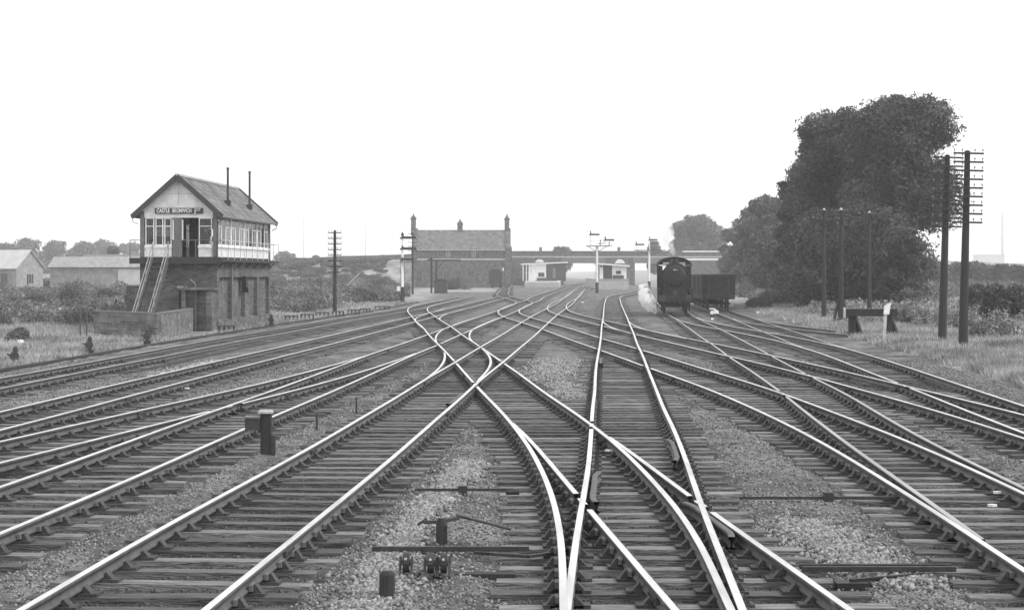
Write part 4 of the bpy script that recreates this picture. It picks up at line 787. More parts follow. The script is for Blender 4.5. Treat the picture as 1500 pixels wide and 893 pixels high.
mb = MB(); mb.box(X0 + 1.12, X1_ - 1.12, -.08, 0, htop(381, D0), htop(381, D0) + .35); mb.box(X0 + 1.12, X1_ - 1.12, -.42, -.3, ze_ - .25, ze_ - .08); mb.build('string_course', 'concrete', h)
for px, wh in ((617, 0), (632, 0), (645, 0), (657, 1), (669, 0), (682, 0), (694, 1), (706, 0), (718, 0), (732, 0)):
    xx = (px - 750) * s0; window(h, xx - .42, xx + .42, htop(379, D0) + .5, htop(367, D0) - .1, -.03, 2, 2, 'dirtywhite' if wh else 'greypaint', 'pane', .09, .06)
for px in (614, 636, 654, 672, 690):
    xx = (px - 750) * s0; window(h, xx - .6, xx + .6, .9, 3.3, -.03, 2, 2, 'greypaint', 'pane', .1, .06)
    mb = MB(); mb.prism([(xx - .75, 3.3)] + [(xx + .75 * math.cos(a), 3.3 + .5 * math.sin(a)) for a in np.linspace(math.pi, 0, 9)][1:-1] + [(xx + .75, 3.3)], -.1, -.003); mb.build('window_arch', 'brick', h)
mb = MB(); xx = (737 - 750) * s0; mb.box(xx - .14, xx + .14, -.25, -.05, 1.0, 3.9); mb.build('downpipe', 'white', h)

# ---------------------------------------------------------------- road bridge
D0 = 455; s0 = D0 / 2700; b = thing('road_bridge', 'long brick road bridge with panelled parapet carried over the tracks behind the station', 'bridge', (0, D0, 0))
xa, xb = -.4, (1086 - 750) * s0; zd, zp = htop(377, D0), htop(367.5, D0)
def X4(px): return (px - 750) * s0
op0, op1, op2, op3 = X4(826), X4(884), X4(930), X4(1000)
mb = MB(); mb.box(xa, op0, 0, 10, -1, zd); mb.box(op1, op2, 0, 10, -1, zd); mb.box(op3, xb, 0, 10, -1, zd); mb.build('abutment', 'brickfar', b)
mb = MB(); mb.box(op0 - .5, op1 + .5, -.25, .1, htop(385.5, D0), zd - .02); mb.box(op2 - .5, op3 + .5, -.25, .1, htop(385.5, D0), zd - .02)
for y in (3, 6, 9.8): mb.box(op0 - .5, op1 + .5, y, y + .3, htop(385, D0), zd - .02); mb.box(op2 - .5, op3 + .5, y, y + .3, htop(385, D0), zd - .02)
mb.build('girder', 'greypaint', b)
mb = MB(); mb.box(xa, xb, -.02, 10.02, zd, zd + .3); mb.build('deck', 'concrete', b)
mb = MB(); mb.box(xa, xb, 0, .35, zd + .3, zp - .2); mb.box(xa, xb, 9.6, 9.98, zd + .3, zp - .2)
for x in np.arange(xa, xb, 3.4): mb.box(x, x + .45, -.1, -.002, zd + .3, zp - .2)
mb.build('parapet', 'brickfar', b)
mb = MB(); mb.box(xa, xb, -.12, .45, zp - .2, zp); mb.box(xa, xb, 9.5, 10.1, zp - .2, zp); mb.build('coping', 'greypaint', b)
mb = MB(); mb.box(X4(1000), xb, -.14, -.11, zp - .28, zp + .03); mb.box(X4(1000), X4(1086), -.1, -.03, zd - .7, zd - .25); mb.build('white_band', 'white', b)
mb = MB(); mb.box(X4(811), X4(897), -.12, -.03, zd - .05, zd + .12); mb.build('girder_flange', 'concrete', b)
for px in (790.5, 908):
    mb = MB(); c_ = X4(px); mb.prism([(c_ + 1.3 * math.cos(a), htop(384.5, D0) - .6 + 1.3 * math.sin(a) * 1.1) for a in np.linspace(0, math.pi, 13)] + [(c_ - 1.3, htop(384.5, D0) - 1.5), (c_ + 1.3, htop(384.5, D0) - 1.5)], -.1, -.004); mb.build('sighting_panel', 'white', b)
for px in (792, 907): mb = MB(); mb.box(X4(px) - .35, X4(px) + .35, 1, 1.7, zp - .02, zp + .95); mb.box(X4(px) - .45, X4(px) + .45, .9, 1.8, zp + .7, zp + .8); mb.build('pier_cap', 'greypaint', b)

# ---------------------------------------------------------------- platforms and their buildings
def plat(pts_l, pts_r, z, label, y0, y1, ramp=0):
    t = thing('platform', label, 'platform', (0, y0, 0)); x0a, x0b = pts_l; x1a, x1b = pts_r
    mb = MB(); L = y1 - y0; mb.add([(x0a, 0, -.5), (x1a, 0, -.5), (x1b, L, -.5), (x0b, L, -.5), (x0a, 0, z), (x1a, 0, z), (x1b, L, z), (x0b, L, z)], [(0, 3, 2, 1), (4, 5, 6, 7), (0, 1, 5, 4), (1, 2, 6, 5), (2, 3, 7, 6), (3, 0, 4, 7)]); mb.build('body', 'concrete', t)
    mb = MB(); e = .5; mb.add([(x1a - e, -.02, z + .004), (x1a + .08, -.02, z + .004), (x1b + .08, L, z + .004), (x1b - e, L, z + .004), (x1a - e, -.02, z + .05), (x1a + .08, -.02, z + .05), (x1b + .08, L, z + .05), (x1b - e, L, z + .05)], [(0, 3, 2, 1), (4, 5, 6, 7), (0, 1, 5, 4), (1, 2, 6, 5), (2, 3, 7, 6), (3, 0, 4, 7)]); mb.build('edge_coping', 'white', t)
    return t
def cxx(k, Y): return float(np.interp(Y, RT[k][0], (RT[k][1] + RT[k][2]) / 2))
xe0, xe1 = cxx('T4', 385) - 1.65, cxx('T4', 460) - 1.65
plat((2.6, 4.5), (xe0, xe1), .92, 'left station platform with a white edge, leading under the bridge', 386, 520)
def station(label, x0, x1, y0, y1, zb, zr, whites, darks, sl):
    t = thing('station_building', label, 'building', (x0, y0, zb)); W = x1 - x0; L = y1 - y0; H1 = zr - zb
    mb = MB(); mb.box(0.3, W - .3, .3, L, 0, H1 - .1); mb.build('wall', 'brickfar', t)
    for (a, b_, m_) in whites + darks:
        mb = MB(); mb.box((a - x0), (b_ - x0), .2, .297, .05, H1 - .25); mb.build('boarding', m_, t)
    mb = MB(); za, zc = (H1 - .45, H1) if sl > 0 else (H1, H1 - .45); mb.prism([(-.3, za - .25), (W + .3, zc - .25), (W + .3, zc), (-.3, za)], -.5, L + .3); rf = mb.build('canopy', 'white', t)
    mb = MB(); mb.prism([(-.25, za + .003), (W + .25, zc + .003), (W + .25, zc + .1), (-.25, za + .1)], -.4, L + .2); mb.build('roof', 'greypaint', rf)
    return t, W, H1
y0 = 432; s_ = y0 / 2700.
t, W, H1 = station('white and dark timber station building on the left platform', (765 - 750) * s_, (830 - 750) * s_, y0, 450, .92, htop(383.5, y0), [((774 - 750) * s_, (800 - 750) * s_, 'white')], [((801 - 750) * s_, (829 - 750) * s_, 'darkpaint')], 1)
for i in range(4): mb = MB(); xx = .1 + i * .75; mb.box(xx, xx + .22, -.35, -.2, 0, H1 - .7); mb.build('canopy_post', 'white', t)
window(t, W * .36, W * .5, 1.0, 2.0, .17, 2, 1, 'greypaint', 'pane'); window(t, W * .7, W * .74, .9, 3.0, .17, 1, 1, 'white', 'pane')
mb = MB(); mb.box(W * .33, W * .9, -.1, .15, 0, .75); mb.build('bench_front', 'darkpaint', t)
y0 = 335; s_ = y0 / 2700.
t = thing('brick_plinth', 'pale brick end wall of the right platform below the white hut', 'platform', ((877 - 750) * s_, y0, 0)); mb = MB(); mb.box(0, 44 * s_, 0, 60, -.4, 1.62); mb.build('wall', 'concrete', t); mb = MB(); mb.box(-.08, 44 * s_ + .08, -.08, 60.05, 1.62, 1.72); mb.build('coping', 'dirtywhite', t)
x0 = (876 - 750) * s_; x1 = (920 - 750) * s_
t, W, H1 = station('small white station building on the right platform, seen past the white signal post', x0, x1, y0 + .4, y0 + 12, 1.72, htop(385, y0), [(x0 + .3, x0 + .95, 'white'), (x0 + 2.6, x1 - .25, 'white')], [(x0 + .96, x0 + 2.59, 'darkpaint')], -1)
window(t, 3.3, 4.2, .9, 1.5, .17, 2, 1, 'greypaint', 'pane'); mb = MB(); mb.box(2.7, 4.7, -.1, .15, 0, .65); mb.build('bench_front', 'darkpaint', t)
window(t, .45, .8, 2.1, 2.4, .17, 1, 1, 'greypaint', 'pane')

# ---------------------------------------------------------------- huts, sheds and houses to the left
def shed(name, label, cat, x, y, rz, w, l, ze, zr, roof, wall, n=0, door=True, lf=0):
    t = thing(name, label, cat, (x, y, gz(x, y) - .3), rz); mb = MB(); mb.prism([(0, 0), (w, 0), (w, ze), (w / 2, zr), (0, ze)], 0, l); mb.build('wall', wall, t)
    for sx in (0, 1):
        mb = MB(); o_ = .3; a = (w / 2, zr + .03); bb = (-o_, ze - o_ * (zr - ze) / (w / 2) + .03) if sx == 0 else (w + o_, ze - o_ * (zr - ze) / (w / 2) + .03)
        mb.prism([a, bb, (bb[0], bb[1] + .09), (a[0], a[1] + .09)], -.3, l + .3); mb.build('roof', roof, t)
    for i in range(n): yy = l * (i + .5) / n; window(t, yy - .6, yy + .6, ze * .45, ze * .8, -.03 if lf else w + .03, 2, 1, 'greypaint', 'pane', axis='x')
    if door: window(t, w * .36, w * .64, ze * .45, ze * .8, -.03, 3, 1, 'dirtywhite', 'pane')
    return t
D_ = 250; s_ = D_ / 2700
shed('shed', 'pale gabled shed with a light roof at the left edge', 'shed', (24 - 750) * s_, D_, R_(62), 5.2, 22, 4.1, 6.4, 'roofpale', 'shed', 5, True, 1)
t = shed('long_shed', 'long low grey shed running behind the scrub to the signal box', 'shed', (54 - 750) * s_ - 2, D_ + 22, R_(-90), 7, 15.5, 4.2, 5.6, 'shed', 'shed', 0, False)
mb = MB(); mb.box(7.01, 7.08, 9.8, 14.5, .3, 3.9); mb.build('door', 'roofpale', t)
shed('low_shed', 'dark low building standing behind the long grey shed', 'shed', -66, 288, R_(-90), 5, 9, 4.9, 6.2, 'greypaint', 'greypaint', 0, False)
D_ = 300; s_ = D_ / 2700
shed('garden_hut', 'small hut with a grey pointed roof among the scrub in mid distance', 'hut', (536 - 750) * s_, D_ - 30, R_(8), 3.0, 3.5, 1.7, 3.15, 'shed', 'shed', 0, True)
shed('pale_hut', 'small white-edged hut far off right of the signal box', 'hut', -70 + 5, 330, 0, 4.0, 4, 1.6, 4.2, 'dirtywhite', 'shed', 0, False)
# arched lamp hut, loading gauge, van
X_, D_ = at(645.5, 429.5); t = thing('lamp_hut', 'small dark hut with a rounded roof beside the yard gallows post', 'hut', (X_, D_, -.3))
arc = lambda r, zc, n=10: [(r * math.cos(a), zc + r * .45 * math.sin(a)) for a in np.linspace(0, math.pi, n)]
mb = MB(); mb.prism([(-.95, 0), (.95, 0)] + arc(.95, 1.75), 0, 2.2); mb.build('wall', 'darkpaint', t)
mb = MB(); pr = arc(1.05, 1.78); mb.prism(pr + [(x * .93, z - .06) for x, z in pr[::-1]], -.1, 2.3); mb.build('roof', 'black', t)
mb = MB(); mb.box(-.75, .75, -.06, -.02, .1, 1.75); mb.build('door', 'darkpaint', t)
X_, D_ = at(632, 429); t = thing('loading_gauge', 'dark gallows post with a long horizontal arm left of the lamp hut', 'loading gauge', (X_, D_, -.3)); s_ = D_ / 2700; zz = htop(380, D_) + .3
mb = MB(); mb.box(-.14, .14, -.14, .14, 0, zz + .3); mb.box(.62, .86, -.12, .12, 0, zz - .25); mb.build('post', 'post', t); mb = MB(); mb.box(-.6, 4.4, -.1, .1, zz - .2, zz); mb.bar((.75, 0, zz - 1.6), (1.9, 0, zz - .15), .12); mb.bar((-.5, 0, zz), (.5, 0, zz + .25), .1); mb.build('arm', 'post', t)
def van(x, y, rz, label):
    t = thing('goods_van', label, 'railway wagon', (x, y, 0), rz); mb = MB(); mb.box(-1.2, 1.2, 0, 5.3, 1.05, 3.0); mb.prism([(1.2, 3.0)] + [(1.2 * math.cos(a), 3.0 + .45 * math.sin(a)) for a in np.linspace(0, math.pi, 9)][1:-1] + [(-1.2, 3.0)], 0, 5.3); mb.build('body', 'darkpaint', t)
    pr = [(1.3 * math.cos(a), 3.0 + .5 * math.sin(a)) for a in np.linspace(0, math.pi, 11)]
    mb = MB(); mb.prism(pr + [(x_ * .96, z_ - .05) for x_, z_ in pr[::-1]], -.1, 5.4); mb.build('roof', 'darkpaint', t)
    mb = MB(); mb.box(-1.2, 1.2, -.02, 5.32, .85, 1.05); mb.box(-1.22, 1.22, -.12, 0, .8, 1.1)
    for xx in (-1.0, -.35, .35, 1.0): mb.box(xx - .05, xx + .05, -.05, -.01, 1.1, 3.0)
    mb.build('frame', 'darkpaint', t)
    for xx in (-.86, .86): mb = MB(); mb.tube([(xx, -.12, .98), (xx, -.5, .98)], .08, 8); mb.tube([(xx, -.5, .98), (xx, -.55, .98)], .2, 10); mb.build('buffer', 'iron', t)
    for yy in (1.1, 4.2):
        mb = MB()
        for xx in (-.75, .75): mb.tube([(xx - .06, yy, .46), (xx + .06, yy, .46)], .46, 16)
        mb.tube([(-.9, yy, .46), (.9, yy, .46)], .07, 8); mb.build('wheelset', 'iron', t)
    return t
van((726 - 750) * 335 / 2700., 335, R_(-4), 'covered goods van with a rounded roof end in the yard by the station house')

# ---------------------------------------------------------------- locomotive
q, a_, b_ = RT['L']; LY = 125.0; LX = float(np.interp(LY, q, (a_ + b_) / 2)); 
rzL = -math.atan(0.075)
lo = thing('steam_locomotive', 'black steam locomotive facing the camera beside the open wagons', 'locomotive', (LX - .28, LY, 0), rzL)
def cyl(mb, c0, c1, r, n=24): mb.tube([c0, c1], r, n)
mb = MB(); cyl(mb, (0, .95, 2.55), (0, 2.6, 2.55), .90); cyl(mb, (0, .9, 2.55), (0, .95, 2.55), .93); mb.box(-.75, .75, .95, 2.5, 1.3, 2.2); mb.build('smokebox', 'black', lo)
mb = MB(); mb.tube([(0, .72, 2.55), (0, .78, 2.55), (0, .9, 2.55)], [.35, .62, .76], 24); d_ = mb.build('smokebox_door', 'blackdull', lo)
mb = MB(); mb.tube([(0, .62, 2.55), (0, .74, 2.55)], .05, 8); mb.bar((0, .64, 2.55), (.16, .64, 2.38), .03); mb.bar((-.7, .8, 2.8), (.2, .72, 2.8), .04); mb.bar((-.7, .8, 2.3), (.2, .72, 2.3), .04); mb.build('door_handle', 'iron', d_)
mb = MB(); mb.box(-.27, .27, .68, .71, 2.93, 3.06); np_ = mb.build('number_plate', 'black', lo); text('44015', .125, (0, .672, 2.995), (R_(90), 0, 0), 'white', np_, .003)
mb = MB(); cyl(mb, (0, 2.6, 2.58), (0, 7.2, 2.62), .86); mb.build('boiler', 'black', lo)
mb = MB(); mb.tube([(0, 1.6, 3.35), (0, 1.6, 3.5), (0, 1.6, 3.78), (0, 1.6, 3.86)], [.33, .24, .22, .28], 16); mb.build('chimney', 'black', lo)
mb = MB(); mb.tube([(0, 4.4, 3.3), (0, 4.4, 3.65), (0, 4.4, 3.82)], [.36, .33, .12], 16); mb.build('dome', 'black', lo)
mb = MB(); mb.box(-.55, .55, 5.6, 7.2, 2.9, 3.42); mb.build('firebox', 'black', lo)
mb = MB(); mb.box(-1.22, 1.22, -.0, 7.6, 1.2, 1.28); mb.box(-1.22, -.95, 1.6, 7.2, 1.28, 1.7); mb.box(.95, 1.22, 1.6, 7.2, 1.28, 1.7); mb.build('running_plate', 'blackdull', lo)
mb = MB(); mb.box(-1.23, 1.23, -.08, .0, .78, 1.3); mb.build('buffer_beam', 'blackdull', lo)
for xx in (-.87, .87): mb = MB(); mb.tube([(xx, -.08, 1.05), (xx, -.45, 1.05), (xx, -.46, 1.05), (xx, -.52, 1.05)], [.12, .1, .24, .22], 14); mb.build('buffer', 'iron', lo)
mb = MB(); mb.tube([(0, -.1, 1.02), (0, -.3, .95), (0, -.28, .6)], .04, 6); mb.tube([(.3, -.1, .95), (.33, -.25, .8), (.3, -.2, .45)], .04, 6); mb.build('coupling', 'iron', lo)
mb = MB()   # cab with arched roof, side sheets and spectacle front
zr = 3.55
mb.box(-1.22, -1.17, 7.2, 9.2, 1.25, 3.35); mb.box(1.17, 1.22, 7.2, 9.2, 1.25, 3.35)
mb.box(-1.17, -.98, 7.2, 7.25, 1.25, 3.3); mb.box(.98, 1.17, 7.2, 7.25, 1.25, 3.3); mb.box(-.98, .98, 7.2, 7.25, 1.25, 3.0); mb.box(-.35, .35, 7.2, 7.25, 3.0, 3.75)
mb.box(-.98, -.82, 7.2, 7.25, 3.0, 3.3); mb.box(.82, .98, 7.2, 7.25, 3.0, 3.3)
mb.prism([(1.15 * math.cos(a), 3.36 + .52 * math.sin(a)) for a in np.linspace(0, math.pi, 15)], 7.19, 7.26)
mb.build('cab', 'black', lo)
for sx in (-1, 1): mb = MB(); mb.box(sx * .37, sx * .8, 7.16, 7.185, 3.28, 3.55); mb.build('cab_window', 'dirtywhite', lo)  # window brightness put into the pale colour of solid plates
pr = [(1.28 * math.cos(a), 3.33 + .62 * math.sin(a)) for a in np.linspace(0, math.pi, 15)]
mb = MB(); mb.prism(pr + [(x_ * .965, z_ - .05) for x_, z_ in pr[::-1]], 6.95, 9.4); mb.build('cab_roof', 'black', lo)
for yy in (1.9, 4.2, 6.6):
    mb = MB()
    for xx in (-.75, .75): mb.tube([(xx - .07, yy, .8), (xx + .07, yy, .8)], .8, 24)
    mb.tube([(-.9, yy, .8), (.9, yy, .8)], .1, 8); mb.build('wheelset', 'iron', lo)
mb = MB(); mb.box(-.98, .98, .3, 1.2, .45, 1.2); mb.box(-.62, .62, 1.2, 8.8, .55, 1.2); mb.box(-1.1, -.95, 7.4, 8.8, .5, 1.2); mb.box(.95, 1.1, 7.4, 8.8, .5, 1.2); mb.bar((-.95, .6, .25), (-.95, .3, 1.2), .1); mb.bar((.95, .6, .25), (.95, .3, 1.2), .1); mb.build('frame', 'blackdull', lo)  # frames, with a dark block filling in the shade below the front
mb = MB(); mb.box(-.16, .1, .15, .35, 1.28, 1.6); mb.build('lamp', 'darkpaint', lo)
td = MB(); td.box(-1.2, 1.2, 9.8, 15.8, 1.25, 2.55); td.build('tender_tank', 'black', lo)
td = MB(); td.prism([(-.9, 2.55), (.9, 2.55), (.75, 2.95), (-.7, 3.0)], 10.6, 15.2); td.build('coal', 'blackdull', lo)
td = MB(); td.box(-1.05, 1.05, 9.6, 15.9, .75, 1.25); td.build('tender_frame', 'blackdull', lo)
for yy in (10.8, 12.8, 14.8):
    mb = MB()
    for xx in (-.75, .75): mb.tube([(xx - .07, yy, .64), (xx + .07, yy, .64)], .64, 20)
    mb.tube([(-.9, yy, .64), (.9, yy, .64)], .08, 8); mb.build('wheelset', 'iron', lo)

# ---------------------------------------------------------------- open wagons
def wagon(x, y, rz, label, src=None):
    if src is not None:
        t = copy_tree(src); t.location = (x, y, 0); t.rotation_euler = (0, 0, rz); t['label'] = label; return t
    t = thing('open_wagon', label, 'railway wagon', (x, y, 0), rz, 'open wagons standing behind the locomotive')
    mb = MB(); h0, h1, l = 1.15, 2.62, 5.4; mb.box(-1.25, -1.17, 0, l, h0, h1); mb.box(1.17, 1.25, 0, l, h0, h1); mb.box(-1.17, 1.17, 0, .08, h0, h1); mb.box(-1.17, 1.17, l - .08, l, h0, h1); mb.box(-1.17, 1.17, .08, l - .08, h0, h0 + .06)
    for z in (1.45, 1.75, 2.05, 2.35): mb.box(-1.26, 1.26, -.012, -.002, z, z + .02)
    mb.build('body', 'blackdull', t)
    mb = MB(); mb.box(-1.28, 1.28, -.05, -.013, h1 - .1, h1 + .03); mb.box(-1.3, -1.26, 0, l, h1 - .08, h1 + .03); mb.box(1.26, 1.3, 0, l, h1 - .08, h1 + .03)
    for xx in (-.75, .75): mb.box(xx - .07, xx + .07, -.1, -.055, h0, h1 - .1)
    for yy in (.1, 1.9, 3.4, 5.2): mb.box(-1.33, -1.31, yy, yy + .1, h0, h1); mb.box(1.31, 1.33, yy, yy + .1, h0, h1)
    mb.build('corner_strapping', 'iron', t)
    mb = MB(); mb.box(-1.25, 1.25, -.08, .0, h1 + .032, h1 + .07); mb.box(-1.3, -1.2, .001, l, h1 + .032, h1 + .07); mb.box(1.2, 1.3, .001, l, h1 + .032, h1 + .07); mb.build('top_rail', 'postpale', t)
    mb = MB(); mb.box(-1.2, 1.2, -.1, l + .1, .8, h0 - .003); mb.build('frame', 'blackdull', t)
    for xx in (-.87, .87): mb = MB(); mb.tube([(xx, -.1, 1.02), (xx, -.45, 1.02), (xx, -.46, 1.02), (xx, -.52, 1.02)], [.09, .08, .2, .18], 12); mb.build('buffer', 'iron', t)
    for yy in (1.3, 4.1):
        mb = MB()
        for xx in (-.75, .75): mb.tube([(xx - .06, yy, .47), (xx + .06, yy, .47)], .47, 16)
        mb.tube([(-.95, yy, .47), (.95, yy, .47)], .07, 8); mb.build('wheelset', 'iron', t)
    mb = MB(); rnd = random.Random(3); 
    for i in range(60): xx = rnd.uniform(-1.0, 1.0); yy = rnd.uniform(.3, l - .3); r = rnd.uniform(.1, .22); mb.box(xx - r, xx + r, yy - r, yy + r, h0 + .07, 2.3 + rnd.uniform(-.2, .2) - abs(xx) * .15)
    mb.build('load', 'blackdull', t)
    return t
q, a_, b_ = RT['G']; y = 139.; w0 = None
nm = ['nearest open wagon, standing right of the locomotive front', 'second open wagon behind the nearest one, mostly hidden', 'third open wagon along, seen only by its side', 'fourth open wagon along, at the far end of the row']
for i in range(4):
    xx = float(np.interp(y, q, (a_ + b_) / 2)); s_ = (float(np.interp(y + 5, q, (a_ + b_) / 2)) - xx) / 5
    t = wagon(xx, y, -math.atan(s_), nm[i], w0); w0 = w0 or t; y += 6.4
# ---------------------------------------------------------------- trackside things
# buffer stop
X_, D_ = at(1275.5, 493, -.2); t = thing('buffer_stop', 'heavy timber buffer stop at the end of the siding on the right verge', 'buffer stop', (X_, D_, -.3)); s_ = D_ / 2700
zb0 = htop(457.5, D_) + .3; hw2 = 37.5 * s_
mb = MB(); mb.box(-hw2, hw2, -.25, .05, zb0 - .17, zb0 + .17); mb.build('beam', 'black', t)
for xx in (-26 * s_, 27 * s_):
    mb = MB(); mb.box(xx - .16, xx + .16, .052, .34, -.2, zb0 + .1); mb.build('upright', 'post', t)
    mb = MB(); mb.bar((xx + .05, .3, zb0 - .05), (xx + .75, 1.6, -.1), .2); mb.bar((xx, .3, .15), (xx + .3, 2.2, .1), .2); mb.build('strut', 'post', t)
mb = MB(); mb.box(-hw2 - .1, -hw2 - .02, -.26, -.1, zb0 - .22, zb0 + .24); mb.build('end_marker', 'dirtywhite', t)
# siding rails running up to the buffer stop
t = thing('railway_track', 'short overgrown siding running to the timber buffer stop', 'track', (0, 0, 0), group='tracks of the junction')
ha = [(1110, 466), (1166, 476), (1210, 481.5), (1246, 484.5)]
pts = [((x - 750) / (y - 400) * 2.77, 2.77 * 2700 / (y - 400)) for x, y in ha]; pts = sorted(pts, key=lambda p: p[1]); hy = np.array([p[1] for p in pts]); hx = np.array([p[0] for p in pts])
qq = np.linspace(hy[0] - 4, hy[-1], 40); cf = np.polyfit(hy, hx, 2); xx = np.polyval(cf, qq)
rail_mesh(qq, xx, -.03, 'rail', 'raildull', t); rail_mesh(qq, xx - 1.505, -.03, 'rail', 'raildull', t)
for yy in np.arange(qq[0], qq[-1], .76): o = bpy.data.objects.new('sleeper', slp(2.5)); link(o, t); o.location = (float(np.interp(yy, qq, xx)) - .75, yy, -.2); o.rotation_euler = (0, 0, .08)
# white marker post
X_, D_ = at(1294.5, 500.5, -.15); t = thing('marker_post', 'white post with a small pointed white board beside the buffer stop', 'post', (X_, D_, gz(X_, D_) - .1), R_(6)); t.rotation_euler = (0, R_(3.5), 0)
s_ = D_ / 2700; mb = MB(); mb.box(-.06, .06, -.05, .05, 0, 46 * s_ + .1); mb.build('post', 'dirtywhite', t); mb = MB(); z_ = 44 * s_; mb.prism([(-.1, z_), (.14, z_), (.16, z_ + .35), (.2, z_ + .52), (-.08, z_ + .36)], -.09, -.055); mb.build('board', 'white', t)

# ground signals on the left verge
def ground_signal(px, by, label, src=None, h=.62):
    X, D = at(px, by, -.2)
    if src is not None: t = copy_tree(src); t.location = (X, D, gz(X, D) - .03); t['label'] = label; return t
    t = thing('ground_signal', label, 'ground signal', (X, D, gz(X, D) - .03), 0, 'ground signals along the left verge')
    mb = MB(); mb.box(-.14, .14, -.12, .12, 0, .18); mb.box(-.06, .06, -.06, .06, .18, .5); mb.build('case', 'iron', t)
    mb = MB(); mb.tube([(0, -.09, .36), (0, -.12, .36)], .15, 16); mb.build('disc', 'darkpaint', t)
    mb = MB(); mb.tube([(0, 0, .5), (0, 0, .62), (0, 0, .68)], [.09, .08, .03], 10); mb.build('lamp', 'iron', t)
    mb = MB(); mb.bar((-.26, 0, .42), (-.06, 0, .34), .05); mb.build('lever', 'iron', t)
    return t
g0 = ground_signal(22.5, 536, 'leftmost dark ground signal on the grass verge')
ground_signal(131.5, 518, 'dark ground signal on the grass in front of the thin twin posts', g0)
ground_signal(216, 504, 'dark ground signal standing in front of the low brick wall', g0)
ground_signal(397.5, 477, 'dark ground signal at the far right corner of the signal box', g0)
# bracket disc signal with white discs near the wagons
X_, D_ = at(1043, 468, -.1); t = thing('disc_signal', 'small ground signal with two white lights in front of the open wagons', 'ground signal', (X_, D_, -.25)); s_ = D_ / 2700
mb = MB(); mb.box(-.1, .1, -.08, .08, 0, .7); mb.build('case', 'iron', t); mb = MB(); mb.tube([(0, -.1, .52), (0, -.13, .52)], .13, 12); mb.tube([(0, -.1, .12), (0, -.13, .12)], .1, 12); mb.build('disc', 'white', t)
mb = MB(); mb.box(-.16, .16, -.1, .1, .72, .8); mb.prism([(.05, .45), (.42, .45), (.42, .62), (.2, .76), (.05, .76)], -.06, .2); mb.build('hood', 'white', t)
# twin thin posts
for px, lb in ((117.5, 'left one of two thin stakes on the grass left of the brick wall'), (127, 'right one of two thin stakes on the grass left of the brick wall')):
    X_, D_ = at(px, 494 if px < 120 else 498, -.2); t = thing('stake', lb, 'stake', (X_, D_, -.3)); mb = MB(); mb.tube([(0, 0, 0), (.01, 0, 50 * D_ / 2700)], .035, 6); mb.build('shaft', 'postpale', t)
for px, by, ty in ((184, 462, 435), (170, 463, 441)):
    X_, D_ = at(px, by); t = thing('stake', 'dark fence stake in the scrub just left of the signal box' if px > 180 else 'shorter fence stake in the scrub further left of the signal box', 'stake', (X_, D_, -.3)); mb = MB(); mb.tube([(0, 0, 0), (0, 0, (by - ty) * D_ / 2700 + .2)], .07, 6); mb.build('shaft', 'post', t)
# low timber stagings beside the left line
STG = [(332, 487, 24, 12, 'low timber staging against the foot of the signal box wall'), (427, 470, 20, 9, 'low timber staging, leftmost of the row along the verge'), (450, 468, 20, 9, 'low timber staging, second of the row from the left'), (472, 465, 20, 8, 'low timber staging, just left of the lone telegraph pole'), (495, 463, 18, 9, 'low timber staging at the foot of the lone telegraph pole'), (518, 459.5, 18, 7, 'low timber staging, just right of the lone telegraph pole'), (535, 457, 16, 6, 'low timber staging, second to the right of the lone telegraph pole'), (560, 453, 22, 5, 'low timber staging, farthest of the row towards the tall signal')]
for (px, by, wpx, hpx, lb) in STG:
    X_, D_ = at(px, by, -.2); s_ = D_ / 2700; w_ = wpx * s_; h_ = max(hpx * s_, .3); t = thing('timber_staging', lb, 'staging', (X_, D_, gz(X_, D_) - .03), 0, 'low timber stagings along the left line')
    mb = MB(); mb.box(-w_ / 2, w_ / 2, -.12, .12, h_ - .08, h_); mb.build('top_plank', 'postpale', t)
    for k in range(4): xx = -w_ / 2 + .05 + (w_ - .1) * k / 3; mb = MB(); mb.box(xx - .04, xx + .04, -.08, .08, 0, h_ - .08); mb.build('leg', 'post', t)
# cable trough / rodding along the left verge edge
mb = MB(); yv = np.arange(30, 190, 4.0); lx = [float(left_edge(np.array([y_]))[0]) - .12 for y_ in yv]
for i in range(len(yv) - 1): mb.bar((lx[i], yv[i], -.16), (lx[i + 1], yv[i + 1], -.16), .22, .12)
t = mb.build('cable_trough', 'post'); tag(t, 'dark timber cable trough along the edge of the left grass verge', 'cable trough')
mb = MB(); q, a_, b_ = RT['T1']
for off in (2.15, 2.3):
    for i in range(len(yv) - 1):
        if 50 < yv[i] < 120: mb.tube([(float(np.interp(yv[i], q, b_)) + off - 1.3, yv[i], -.12), (float(np.interp(yv[i + 1], q, b_)) + off - 1.3, yv[i + 1], -.12)], .018, 5)
t = mb.build('point_rodding', 'iron'); tag(t, 'thin point rods running beside the dull track in front of the signal box', 'point rods')

# foreground fittings ------------------------------------------------
# post with a white cap between the two left main lines
X_, D_ = at(390, 664, -.2); t = thing('junction_post', 'stout dark post with a white cap and a side box, between the left main lines', 'post', (X_, D_, -.3), 0); s_ = D_ / 2700
hh = 61 * s_ + .1; mb = MB(); mb.box(-.085, .085, -.09, .09, 0, hh); mb.build('post', 'post', t)
mb = MB(); mb.box(-.12, .10, -.13, .13, hh, hh + .04); mb.build('cap', 'dirtywhite', t)
mb = MB(); mb.box(-.33, -.087, -.14, .14, hh - .27, hh - .08); bx_ = mb.build('side_box', 'darkpaint', t); mb = MB(); mb.box(-.35, -.087, -.16, .16, hh - .078, hh - .05); mb.build('lid', 'greypaint', bx_)
mb = MB(); mb.box(.087, .15, -.1, .06, .05, .42); mb.build('rear_plate', 'iron', t)
